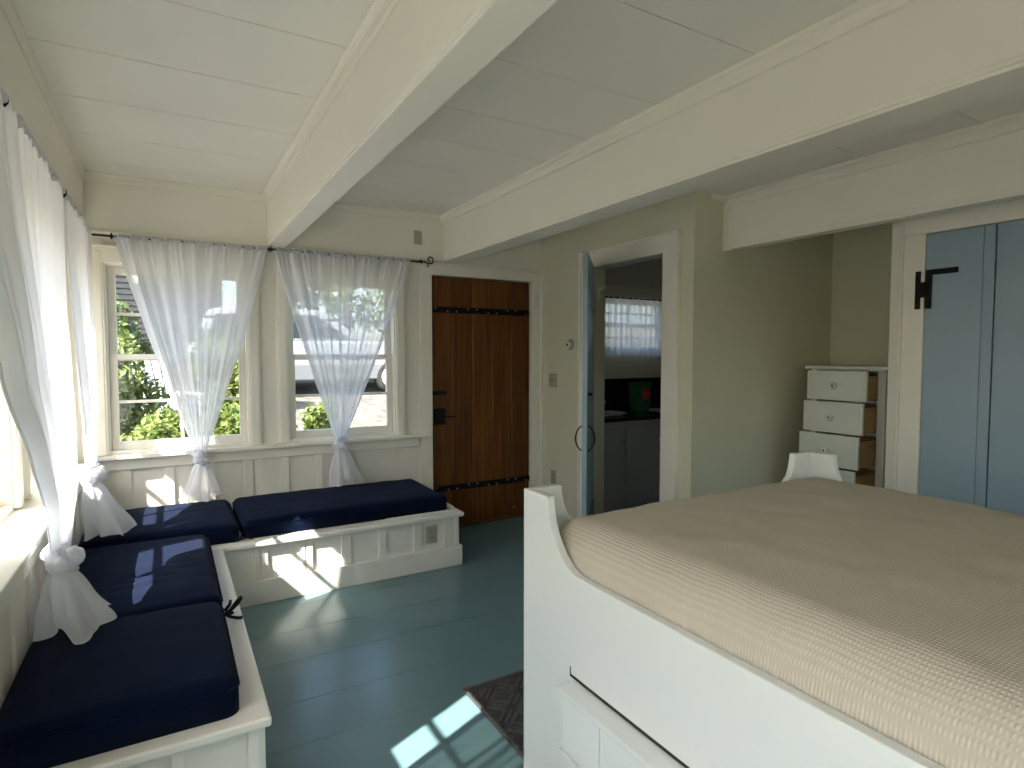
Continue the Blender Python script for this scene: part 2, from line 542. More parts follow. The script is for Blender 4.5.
# sage wall with the bathroom doorway
BDY0, BDY1, BDZ = 2.90, 3.66, 2.085
m = MB()
wall_with_holes(m, 'x', XR, XR + 0.12, YJ, YB, 0, 2.52, [(BDY0, BDY1, 0, BDZ)])
struct('wall_right', m, SAGE, 'pale sage wall around the bathroom doorway', 'wall')
m = MB()
m.box(XR + 0.12, 5.0, YJ, YJ + 0.12, 0, 2.52)
m.box(XA, 5.0, YC - 0.12, YJ, 0, 2.52)
struct('wall_alcove', m, SAGE, 'darker sage alcove wall behind the chest of drawers', 'wall')
m = MB()
CDZ, CD0 = 2.058, 1.636
wall_with_holes(m, 'x', XC, XC + 0.10, YR, YC, 0, 2.52, [(0.38, CD0, 0, CDZ)])
m.box(XC + 0.10, XA, YC - 0.10, YC, 0, 2.52)
m.box(XC + 0.6, XC + 0.62, YR, YC - 0.10, 0, 2.52)
struct('wall_closet', m, WALLW, 'cream closet wall around the blue doors', 'wall', 0.002)
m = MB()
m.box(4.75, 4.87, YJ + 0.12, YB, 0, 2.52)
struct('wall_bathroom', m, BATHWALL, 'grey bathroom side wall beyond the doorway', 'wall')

# headers and beams
def beam(name, x0, x1, y0, y1, zb, zt, label, crown=(True, True), end_strip=False):
    m = MB()
    m.box(x0, x1, y0, y1, zb, zt)
    e = 0.006
    m.box(x0 - e, x1 + e, y0, y1, zb + 0.012, zb + 0.03)       # bead along the lower edge
    for side, on_ in ((-1, crown[0]), (1, crown[1])):
        if not on_: continue
        xf = x0 if side < 0 else x1
        prof = [(xf, zt), (xf + side * 0.034, zt), (xf + side * 0.034, zt - 0.016), (xf + side * 0.018, zt - 0.024),
                (xf + side * 0.015, zt - 0.028), (xf + side * 0.015, zt - 0.064), (xf, zt - 0.068)]
        m.prism(prof, 'y', y0, y1)
    if end_strip:
        m.box(x0 - 0.022, x0 + 0.0, y1 - 0.05, y1, zb - 0.012, zt - 0.05)
    return struct(name, m, TRIM, label, 'beam', 0.003)
beam('trim_1', 0.608, 0.722, YR, YB - 0.02, ZH, ZC, 'nearest cream ceiling beam, running to the window wall between the curtains')
beam('trim_2', 1.905, 2.075, YR, YB - 0.02, ZH, ZC, 'long cream ceiling beam meeting the wall above the plank door')
beam('trim_3', 3.13, 3.215, YR, YJ, 2.093, 2.43, 'cream ceiling beam in front of the closet, farthest right', (True, False), True)
m = MB()
m.box(XG, XL + 0.03, YR, YB, ZH, ZC)
m.box(XG, XL + 0.036, YR, YB, ZH + 0.012, ZH + 0.03)
prof = [(XL + 0.03, ZC), (XL + 0.048, ZC), (XL + 0.048, ZC - 0.012), (XL + 0.038, ZC - 0.018), (XL + 0.036, ZC - 0.038), (XL + 0.03, ZC - 0.042)]
m.prism(prof, 'y', YR, YB)
struct('trim_4', m, TRIM, 'cream boxed header above the left curtain rod', 'header', 0.003)
m = MB()
m.box(XL + 0.03, 1.905, YB - 0.03, YB, ZH, ZC)
m.box(XL + 0.03, 1.905, YB - 0.042, YB - 0.03, ZH, ZH + 0.016)
prof = [(YB - 0.03, ZC), (YB - 0.048, ZC), (YB - 0.048, ZC - 0.012), (YB - 0.038, ZC - 0.018), (YB - 0.036, ZC - 0.045), (YB - 0.03, ZC - 0.050)]
m.prism([(p[0], p[1]) for p in prof], 'x', XL + 0.03, 1.905)
struct('trim_5', m, TRIM, 'cream header above the back curtain rod', 'header', 0.003)
# alcove crown
m = MB()
m.box(XR + 0.12, 3.13, YJ - 0.03, YJ, 2.395, 2.43)
struct('trim_6', m, TRIM, 'short crown strip where the alcove wall meets the ceiling', 'trim', 0.004)

# sills and aprons
m = MB()
m.box(XL, 1.785, YB - 0.065, YB + 0.02, 0.772, 0.798)
m.box(XL, 1.70, YB - 0.022, YB, 0.70, 0.772)
struct('trim_7', m, TRIM, 'white window sill and apron along the back wall', 'sill', 0.005)
m = MB()
m.box(XG - 0.02, XL + 0.03, YR, YB - 0.066, 0.745, 0.772)
m.box(XL, XL + 0.02, YR, YB - 0.066, 0.685, 0.745)
struct('trim_8', m, TRIM, 'deep sunlit window ledge along the left wall', 'sill', 0.005)

# ---------------------------------------------------------------- windows
def window(name, axis, a_in, a_out, u0, u1, z0, z1, label, side, casing=True, muntin=True):
    """axis: wall normal axis. a_in: inner wall face, a_out: outer; side = +1 when outside is +axis."""
    def B(mb, ua, ub, da, db, za, zb):
        lo, hi = sorted((a_in + side * da, a_in + side * db))
        if axis == 'y': mb.box(ua, ub, lo, hi, za, zb)
        else: mb.box(lo, hi, ua, ub, za, zb)
    um = (u0 + u1) / 2
    root = thing(name, (um, a_in, z0) if axis == 'y' else (a_in, um, z0), label, 'window', None, 'structure')
    T = 0.14
    if casing:
        c = MB()
        for ua, ub in ((u0 - 0.072, u0 + 0.004), (u1 - 0.004, u1 + 0.072)):
            B(c, ua, ub, -0.020, 0.0, z0, z1 + 0.07)
            B(c, ua + 0.012, ub - 0.012, -0.026, -0.018, z0, z1 + 0.06)
        B(c, u0 - 0.078, u1 + 0.078, -0.022, 0.0, z1 - 0.004, z1 + 0.085)
        B(c, u0 - 0.088, u1 + 0.088, -0.034, 0.0, z1 + 0.085, z1 + 0.10)
        obj('casing', c, TRIM, root, 0.003)
    f = MB()
    e = 0.014
    B(f, u0, u0 + e, 0.0, T, z0, z1); B(f, u1 - e, u1, 0.0, T, z0, z1)
    B(f, u0 + e, u1 - e, 0.0, T, z1 - e, z1); B(f, u0 + e, u1 - e, 0.0, T + 0.03, z0, z0 + e + 0.006)
    obj('frame', f, TRIM, root, 0.002)
    zm = (z0 + z1) / 2 + 0.01
    for nm, d0, za, zb in (('lower_sash', 0.045, z0 + e + 0.006, zm + 0.02), ('upper_sash', 0.085, zm - 0.022, z1 - e)):
        s_ = MB(); d1 = d0 + 0.034
        w = 0.042
        ua, ub = u0 + e + 0.001, u1 - e - 0.001
        B(s_, ua, ua + w, d0, d1, za, zb); B(s_, ub - w, ub, d0, d1, za, zb)
        B(s_, ua + w, ub - w, d0, d1, za, za + (0.05 if nm == 'lower_sash' else 0.034))
        B(s_, ua + w, ub - w, d0, d1, zb - (0.034 if nm == 'lower_sash' else 0.045), zb)
        if muntin:
            B(s_, um - 0.009, um + 0.009, d0 + 0.006, d1 - 0.004, za + 0.03, zb - 0.03)
            zc = (za + zb) / 2
            B(s_, ua + w, ub - w, d0 + 0.006, d1 - 0.004, zc - 0.009, zc + 0.009)
        so = obj(nm, s_, TRIM, root, 0.002)
        g = MB()
        B(g, ua + w - 0.008, ub - w + 0.008, d0 + 0.015, d0 + 0.019, za + 0.03, zb - 0.03)
        obj('pane', g, GLASS, so)
    return root
for (a, b), lab in zip(BW, ('white double hung window in the corner with green shrubs outside', 'white double hung window beside the plank door, car outside')):
    window('window_%d' % (1 if a < 0 else 2), 'y', YB, YB + 0.14, a, b, WZ0 - 0.03, WZ1, lab, 1)
for i, (a, b) in enumerate(LW):
    lab = ['white double hung window in the left wall nearest the corner', 'white double hung window in the left wall behind the nearer curtain',
           'white double hung window in the left wall above the end of the window seat', 'white double hung window in the left wall beside the camera',
           'white double hung window in the left wall at the head of the bed'][i]
    window('window_%d' % (i + 3), 'x', XG, XG - 0.14, a, b, WZ0 - 0.05, WZ1, lab, -1)
for i, (a, b, c, d) in enumerate(RWIN):
    window('window_%d' % (i + 8), 'y', YR, YR - 0.14, a, b, c, d, ['white window in the rear wall near the corner', 'white window in the rear wall behind the bed'][i], -1, True, False)
window('window_10', 'y', YB, YB + 0.14, BATHW[0], BATHW[1], BATHW[2], BATHW[3], 'small bathroom window above the dark counter', 1)

# ---------------------------------------------------------------- plank door
def plank_door():
    root = thing('door_1', ((DX0 + DX1) / 2, YB + 0.03, 0), 'stained brown plank door with black iron straps', 'door', None, 'structure')
    m = MB()
    w = (DX1 - DX0 - 0.008) / 5
    y0 = YB + 0.025
    for k in range(5):
        x = DX0 + 0.004 + k * w
        g = 0.009
        prof = [(x + 0.0005, y0 + 0.045), (x + 0.0005, y0 + 0.008), (x + g, y0), (x + w - g, y0), (x + w - 0.0005, y0 + 0.008), (x + w - 0.0005, y0 + 0.045)]
        m.prism(prof, 'z', 0.012, DZ1 - 0.008)
    obj('plank_panel', m, WOOD, root, 0.0015)
    for z, (xa, xb) in ((1.781, (DX0 + 0.025, DX1 - 0.012)), (0.325, (DX0 + 0.025, DX1 - 0.006))):
        s_ = MB(); s_.box(xa, xb, y0 - 0.008, y0 + 0.001, z - 0.024, z + 0.024)
        st = obj('strap_hinge', s_, IRON, root, 0.003)
        for k in range(5):
            for j in (0, 1):
                x = DX0 + 0.004 + k * w + (0.04 if j == 0 else w - 0.04)
                q = MB(); q.lathe([(0.0075, 0), (0.0065, -0.003), (0.003, -0.0055)], (x, y0 - 0.008, z + (0.012 if (k + j) % 2 == 0 else -0.012)), 'y', 10)
                obj('stud', q, STUD, st, smooth=True)
    q = MB(); q.lathe([(0.007, 0), (0.006, -0.004), (0.003, -0.006)], (DX1 - 0.16, y0, 0.085), 'y', 10)
    obj('stud', q, STUD, root, smooth=True)
    b = MB()
    b.prism([(DX0 + 0.006, 1.094), (DX0 + 0.115, 1.094), (DX0 + 0.135, 1.106), (DX0 + 0.135, 1.116), (DX0 + 0.115, 1.128), (DX0 + 0.006, 1.128)], 'y', y0 - 0.022, y0 + 0.001)
    obj('bolt', b, IRON, root, 0.003)
    l = MB(); l.box(DX0 + 0.025, DX0 + 0.118, y0 - 0.03, y0 + 0.001, 0.855, 0.985)
    lb = obj('lock_box', l, IRON, root, 0.004)
    l = MB()
    l.lathe([(0.009, 0), (0.009, -0.03)], (DX0 + 0.085, y0 - 0.03, 0.918), 'y', 12)
    l.tube([(DX0 + 0.085, y0 - 0.058, 0.918), (DX0 + 0.13, y0 - 0.060, 0.921), (DX0 + 0.19, y0 - 0.056, 0.917)], [0.008, 0.007, 0.006], 8)
    obj('lever', l, IRON, lb, smooth=True)
    for z in (1.80, 1.07, 0.33):
        h = MB(); h.tube([(DX1 + 0.004, YB - 0.018, z - 0.045), (DX1 + 0.004, YB - 0.018, z + 0.045)], 0.006, 8)
        h.box(DX1 + 0.002, DX1 + 0.022, YB - 0.024, YB - 0.018, z - 0.04, z + 0.04)
        obj('butt_hinge', h, TRIM, root, 0.001)
    return root
plank_door()
m = MB()
for xa, xb in ((DX0 - 0.10, DX0), (DX1, XR)):
    m.box(xa, xb, YB - 0.02, YB, 0.0 if xa > 2 else 0.0, DZ1 + 0.10)
m.box(DX0, DX1, YB - 0.02, YB, DZ1, DZ1 + 0.10)
m.box(DX0 - 0.01, DX1 + 0.10, YB - 0.028, YB - 0.018, DZ1 + 0.075, DZ1 + 0.09)
m.box(DX1 + 0.085, XR, YB - 0.034, YB - 0.018, 0, DZ1 + 0.06)
m.box(DX0, DX1, YB + 0.08, YB + 0.13, 0.0, DZ1)
struct('trim_9', m, TRIM, 'white casing around the brown plank door', 'trim', 0.003)
m = MB(); m.box(DX0, DX1, YB - 0.01, YB + 0.08, 0, 0.011)
struct('trim_10', m, WOOD, 'brown threshold under the plank door', 'trim', 0.003)

# ---------------------------------------------------------------- bathroom door, casing
m = MB()
xf = XR - 0.022
m.box(xf, XR, BDY1, BDY1 + 0.125, 0, BDZ); m.box(xf, XR, BDY0 - 0.125, BDY0, 0, BDZ)
m.box(xf - 0.003, XR, BDY0 - 0.130, BDY1 + 0.130, BDZ, BDZ + 0.118)
m.box(xf - 0.012, XR, BDY0 - 0.145, BDY1 + 0.145, BDZ + 0.108, BDZ + 0.126)
m.box(xf - 0.012, XR, BDY0 - 0.145, BDY0 - 0.125, 0, BDZ + 0.108)
m.box(xf - 0.012, XR, BDY1 + 0.125, BDY1 + 0.145, 0, BDZ + 0.108)
struct('trim_11', m, TRIM, 'white casing around the bathroom doorway', 'trim', 0.003)

def bath_door():
    hinge = Vector((XR - 0.03, BDY1 - 0.002, 0))
    edge = Vector((2.33, 3.10, 0))
    d = (edge - hinge).normalized()
    nrm = Vector((d.y, -d.x, 0))      # towards the bathroom side
    if nrm.x < 0: nrm = -nrm
    L = 0.765
    root = thing('door_2', hinge, 'blue bathroom door standing open, seen edge on', 'door', None, 'structure')
    M = Matrix((d, nrm, (0, 0, 1))).transposed()
    m = MB()
    m.obox(hinge + d * (L / 2) + nrm * 0.018 + Vector((0, 0, 1.045)), (L, 0.034, 2.07), M)
    for k in range(3):                 # ledges across the inner face
        pass
    obj('door_slab', m, BLUE, root, 0.003)
    m = MB()
    for z in (1.80, 0.25):
        m.obox(hinge + d * (L / 2) + nrm * 0.041 + Vector((0, 0, z)), (L - 0.12, 0.012, 0.12), M)
    obj('ledge', m, BLUE, root, 0.003)
    # bent-branch pulls, one on each face, and a thumb turn
    for s, off in ((-1, 0.0), (1, 0.036)):
        c = hinge + d * (L - 0.07)
        pts = []
        for i in range(15):
            t = i / 14
            z = 0.78 + 0.17 * t
            out = off + s * 0.045 * math.sin(PI * t) ** 0.6 * (1 if t < 0.85 else 1)
            pts.append(c + nrm * out + Vector((0, 0, z)) + d * (0.01 * math.sin(4 * t)))
        h = MB(); h.tube(pts, [0.0055 - 0.002 * abs(i / 14 - 0.5) for i in range(15)], 8)
        obj('pull_handle', h, IRON, root, smooth=True)
    k = MB(); k.obox(hinge + d * (L - 0.06) + nrm * 0.05 + Vector((0, 0, 1.16)), (0.03, 0.03, 0.018), M)
    obj('thumb_turn', k, IRON, root, 0.002)
    return root
bath_door()

# ---------------------------------------------------------------- closet doors and casing
m = MB()
xf = XC - 0.02
m.box(xf, XC, CD0, CD0 + 0.105, 0, CDZ); m.box(xf, XC, 0.28, CD0 + 0.105, CDZ, CDZ + 0.10)
m.box(xf, XC, 0.28, 0.38, 0, CDZ)
m.box(xf - 0.008, XC, CD0 + 0.105, CD0 + 0.118, 0, CDZ + 0.10)
struct('trim_12', m, TRIM, 'white casing around the blue closet doors', 'trim', 0.003)
def closet_door(name, y0, y1, label, hinge):
    root = thing(name, (XC, (y0 + y1) / 2, 0), label, 'door', None, 'structure')
    m = MB()
    y = y1 - 0.002
    xs = XC - 0.012
    wb = (y1 - y0 - 0.008) - 0.045
    m.box(xs, xs + 0.03, y - wb, y, 0.015, CDZ - 0.004)
    m.box(xs, xs + 0.03, y0 + 0.002, y - wb - 0.003, 0.015, CDZ - 0.004)
    m.box(xs + 0.006, xs + 0.028, y0 + 0.002, y, 0.015, CDZ - 0.004)
    obj('board_panel', m, BLUE, root, 0.002)
    if hinge:
        h = MB()
        h.box(XC - 0.026, XC - 0.02, CD0 + 0.016, CD0 + 0.042, 1.662, 1.862)
        h.box(XC - 0.026, xs, CD0 - 0.034, CD0 - 0.008, 1.662, 1.866)
        h.box(XC - 0.026, xs, CD0 - 0.152, CD0 - 0.030, 1.838, 1.866)
        h.tube([(XC - 0.026, CD0 + 0.004, 1.722), (XC - 0.026, CD0 + 0.004, 1.802)], 0.012, 10)
        h.box(XC - 0.028, XC - 0.022, CD0 - 0.02, CD0 + 0.03, 1.735, 1.790)
        obj('strap_hinge', h, IRON, root, 0.0015)
    return root
closet_door('door_3', 1.329, CD0, 'blue board closet door with the black iron hinge', True)
closet_door('door_4', 1.020, 1.327, 'blue board closet door leaf right of the hinged one', False)
closet_door('door_5', 0.70, 1.018, 'blue board closet door leaf third from the alcove', False)
closet_door('door_6', 0.382, 0.698, 'blue board closet door leaf fourth from the alcove', False)

# ---------------------------------------------------------------- window seats
def bench(name, label):
    pass
BX1, BY0 = 1.690, 3.582
def back_bench():
    root = thing('window_seat', (0.62, 4.0, 0), 'long white window seat below the back windows, outlet in its battened front', 'window seat', 'built in window seats')
    m = MB()
    m.box(XL + 0.014, BX1 - 0.018, BY0 + 0.02, YB - 0.014, 0.0, BENCH - 0.028)
    x = 0.27
    for xa, xb in ((0.236, 0.262), (0.402, 0.424), (0.432, 0.470), (0.656, 0.675), (0.683, 0.718), (0.887, 0.947), (1.118, 1.171), (1.352, 1.410), (1.565, 1.615), (1.645, 1.672)):
        m.box(xa, xb, BY0 + 0.008, BY0 + 0.022, 0.14, BENCH - 0.028)
    for ya in (3.62, 3.86, 4.10, 4.30):
        m.box(BX1 - 0.02, BX1 - 0.008, ya, ya + 0.05, 0.14, BENCH - 0.028)
    obj('box', m, BENCHW, root, 0.002)
    m = MB()
    m.box(0.236, BX1 + 0.002, BY0 - 0.004, BY0 + 0.008, 0.0, 0.135)
    m.box(0.236, BX1 + 0.002, BY0 + 0.008, BY0 + 0.020, 0.0, 0.135)
    m.box(BX1 - 0.018, BX1 + 0.002, BY0 + 0.020, YB - 0.02, 0.0, 0.135)
    obj('base_board', m, BENCHW, root, 0.004)
    m = MB()
    m.box(XL + 0.014, BX1 + 0.012, BY0 - 0.014, YB - 0.015, BENCH - 0.028, BENCH)
    obj('top', m, BENCHW, root, 0.008, seg=3)
    m = MB()
    m.box(BX1 - 0.05, BX1 - 0.03, BY0 + 0.06, YB - 0.03, BENCH, BENCH + 0.03)
    m.box(1.18, BX1 - 0.05, BY0 + 0.045, BY0 + 0.06, BENCH, BENCH + 0.012)
    obj('cushion_rail', m, BENCHW, root, 0.003)
    return root
back_bench()
LX1, LY0 = 0.222, 1.822
def left_bench():
    root = thing('window_seat', (-0.1, 2.7, 0), 'white window seat along the left wall, its open end nearest the camera', 'window seat', 'built in window seats')
    m = MB()
    m.box(XL + 0.014, LX1 - 0.008, LY0 + 0.02, BY0 - 0.016, 0.0, BENCH - 0.03)
    for ya in [LY0 + 0.03 + k * 0.235 for k in range(8)]:
        m.box(LX1 - 0.01, LX1 + 0.002, ya, ya + 0.055, 0.14, BENCH - 0.03)
    for xa, xb in ((0.175, 0.205), (-0.02, 0.012), (-0.23, -0.20)):
        m.box(xa, xb, LY0 + 0.008, LY0 + 0.022, 0.14, BENCH - 0.03)
    obj('box', m, BENCHW, root, 0.002)
    m = MB()
    m.box(LX1 - 0.01, LX1 + 0.010, LY0, BY0 - 0.016, 0.0, 0.135)
    m.box(XL + 0.014, LX1 - 0.01, LY0, LY0 + 0.02, 0.0, 0.135)
    obj('base_board', m, BENCHW, root, 0.004)
    m = MB()
    m.box(XL + 0.014, LX1 + 0.016, LY0 - 0.012, BY0 - 0.016, BENCH - 0.03, BENCH)
    obj('top', m, BENCHW, root, 0.008, seg=3)
    return root
left_bench()

# ---------------------------------------------------------------- cushions
def pillow(x0, x1, y0, y1, z0, z1, r, nx=40, ny=40, puff=0.0, creases=(), amp=0.002, seed=0):
    def spaced(a, b, n):
        inner = [a + (b - a) * i / n for i in range(n + 1)]
        edge = [r * (1 - math.cos(PI / 2 * k / 6)) for k in range(7)]
        pts = sorted(set([round(a + e, 5) for e in edge] + [round(b - e, 5) for e in edge] + [round(p, 5) for p in inner if a + r < p < b - r]))
        return pts
    xs, ys = spaced(x0, x1, nx), spaced(y0, y1, ny)
    m = MB()
    W, H = len(xs), len(ys)
    top = []
    for y in ys:
        for x in xs:
            dx = min(x - x0, x1 - x); dy = min(y - y0, y1 - y)
            ex, ey = max(0, r - dx), max(0, r - dy)
            e = math.hypot(ex, ey)
            px, py = x, y
            if e > r:
                k = r / e
                px += (ex - ex * k) * (1 if x - x0 < x1 - x else -1)
                py += (ey - ey * k) * (1 if y - y0 < y1 - y else -1)
                e = r
            z = z1 - r + math.sqrt(max(0, r * r - e * e))
            u = 2 * (x - x0) / (x1 - x0) - 1; v = 2 * (y - y0) / (y1 - y0) - 1
            f = max(0, (1 - u ** 4)) * max(0, (1 - v ** 4))
            z += puff * f
            z += amp * noise.noise((x * 9 + seed, y * 9, 0)) * min(1, (r - e) / r * 2)
            for (cy, cx0, cx1, w, dpt, slope) in creases:
                if cx0 < x < cx1:
                    t = (y - cy - slope * (x - cx0)) / w
                    fade = min(1, (x - cx0) / 0.08, (cx1 - x) / 0.08)
                    z -= dpt * fade * math.exp(-t * t)
            top.append((px, py, z))
    bot = [(p[0], p[1], z0 + 0.0) for p in top]
    vs = top + bot
    n = W * H
    fs = []
    for j in range(H - 1):
        for i in range(W - 1):
            a = j * W + i
            fs.append((a, a + 1, a + W + 1, a + W))
            fs.append((n + a, n + a + W, n + a + W + 1, n + a + 1))
    ring = [i for i in range(W)] + [j * W + W - 1 for j in range(1, H)] + [(H - 1) * W + i for i in range(W - 2, -1, -1)] + [j * W for j in range(H - 2, 0, -1)]
    for k in range(len(ring)):
        a, b = ring[k], ring[(k + 1) % len(ring)]
        fs.append((a, a + n, b + n, b))
    m.add(vs, fs)
    return m

def piping(x0, x1, y0, y1, z, r):
    pts = []
    for cx, cy, a0 in ((x1 - r, y1 - r, 0), (x0 + r, y1 - r, 90), (x0 + r, y0 + r, 180), (x1 - r, y0 + r, 270)):
        for k in range(6):
            a = math.radians(a0 + 90 * k / 5)
            pts.append((cx + r * math.cos(a), cy + r * math.sin(a), z))
    m = MB(); m.tube(pts, 0.0045, 6, closed=True)
    return m

def cushion(x0, x1, y0, y1, label, creases=(), seed=0, z1=0.462):
    root = thing('seat_cushion', ((x0 + x1) / 2, (y0 + y1) / 2, BENCH), label, 'cushion', 'navy window seat cushions')
    obj('pad', pillow(x0, x1, y0, y1, BENCH + 0.001, z1, 0.042, 46, 46, 0.014, creases, 0.004, seed), NAVY, root, smooth=True)
    obj('piping', piping(x0 + 0.001, x1 - 0.001, y0 + 0.001, y1 - 0.001, z1 - 0.030, 0.04), NAVY, root, smooth=True)
    return root
cr = [(2.93, -0.40, 0.12, 0.010, 0.007, 0.10), (2.86, -0.40, 0.16, 0.008, 0.006, 0.14), (3.06, -0.1, 0.165, 0.012, 0.004, 0.05), (2.79, -0.36, 0.0, 0.012, 0.005, 0.10)]
c1 = cushion(-0.422, 0.160, 1.865, 2.550, 'navy seat cushion at the camera end of the left window seat', [], 1, 0.468)
c2 = cushion(-0.422, 0.166, 2.566, 3.560, 'navy seat cushion with sun patches on the left window seat', cr, 5)
c3 = cushion(-0.422, 0.330, 3.640, 4.345, 'navy seat cushion filling the corner below the first back window', [(4.0, -0.2, 0.33, 0.012, 0.004, 0.05)], 9)
c4 = cushion(0.350, 1.630, 3.665, 4.345, 'long navy seat cushion ending beside the plank door', [(4.08, 0.5, 0.8, 0.01, 0.004, 0.06)], 13)

def ribbon(parent, base, loops):
    m = MB()
    for pts in loops:
        m.tube([Vector(base) + Vector(p) for p in pts], 0.0065, 6)
    return obj('tie', m, BLACKT, parent, smooth=True)
def loop(dx, dy, dz, r):
    return [(dx * t + r * math.sin(2 * PI * t) * 0.5, dy * t + r * (1 - math.cos(2 * PI * t)) * 0.3, dz * math.sin(PI * t) + 0.004) for t in [i / 12 for i in range(13)]]
ribbon(c2, (0.172, 2.575, BENCH + 0.006), [
    [(0, 0, 0.02), (0.02, 0.005, 0.03), (0.045, 0.02, 0.055), (0.062, 0.045, 0.06), (0.066, 0.06, 0.05), (0.055, 0.055, 0.035), (0.035, 0.03, 0.028), (0.015, 0.01, 0.022)],
    [(0, 0, 0.02), (0.02, -0.02, 0.012), (0.045, -0.03, 0.006), (0.06, -0.028, 0.004)],
    [(0.0, 0.01, 0.03), (0.02, 0.025, 0.045), (0.025, 0.05, 0.05)],
    [(-0.01, 0.0, 0.025), (0.012, -0.01, 0.02), (0.03, 0.0, 0.02)]])
ribbon(c4, (0.335, 3.655, BENCH + 0.006), [
    [(-0.04, -0.02, 0.0), (-0.01, -0.022, 0.006), (0.03, -0.018, 0.012), (0.06, -0.022, 0.002)],
    [(0, 0.0, 0.02), (0.0, -0.015, 0.015), (-0.02, -0.03, 0.002)]])

# ---------------------------------------------------------------- curtain rods
def rod(axis, fixed, a0, a1, z, brackets, label, wall, ends):
    mid = (a0 + a1) / 2
    P = (lambda a, o, zz: (a, fixed + o, zz)) if axis == 'x' else (lambda a, o, zz: (fixed + o, a, zz))
    root = thing('curtain_rod', P(mid, 0, z), label, 'curtain rod', 'iron curtain rods')
    m = MB(); m.tube([P(a0, 0, z), P(a1, 0, z)], 0.0065, 10)
    obj('pole', m, IRON, root, smooth=True)
    for a in brackets:
        b = MB()
        b.tube([P(a, 0, z + 0.012), P(a, wall * 0.5, z + 0.006), P(a, wall, z + 0.006)], 0.005, 8)
        b.tube([P(a, 0, z - 0.018), P(a, -wall * 0.12, z - 0.006), P(a, -wall * 0.12, z + 0.012), P(a, 0, z + 0.016)], 0.004, 8)
        obj('bracket', b, IRON, root, smooth=True)
    for a, s in ends:
        f = MB()
        pts = []
        for i in range(30):
            t = i / 29
            ang = -PI / 2 + t * 2.1 * PI
            r = 0.030 * (1 - 0.62 * t)
            pts.append(P(a + s * (0.02 + r * math.cos(ang) + 0.02), 0, z + 0.022 + r * math.sin(ang)))
        pts = [P(a, 0, z), P(a + s * 0.022, 0, z - 0.006)] + pts
        f.tube(pts, [0.006] * 8 + [0.0048] * (len(pts) - 8), 8)
        f.tube([P(a + s * 0.01, 0, z - 0.003), P(a + s * 0.03, 0, z - 0.022), P(a + s * 0.022, 0, z - 0.034), P(a + s * 0.010, 0, z - 0.030)], 0.0042, 8)
        obj('finial', f, IRON, root, smooth=True)
    return root
RZ = 2.118
RY = 4.315
RX = -0.372
rod('x', RY, -0.372, 1.735, RZ + 0.012, (-0.275, 0.620, 1.70), 'thin black curtain rod across the two back windows', 0.083, ((1.735, 1),))
rod('y', RX, 0.3, 4.20, RZ, (2.135, 3.22, 4.15), 'thin black curtain rod along the left wall', -0.066, ())

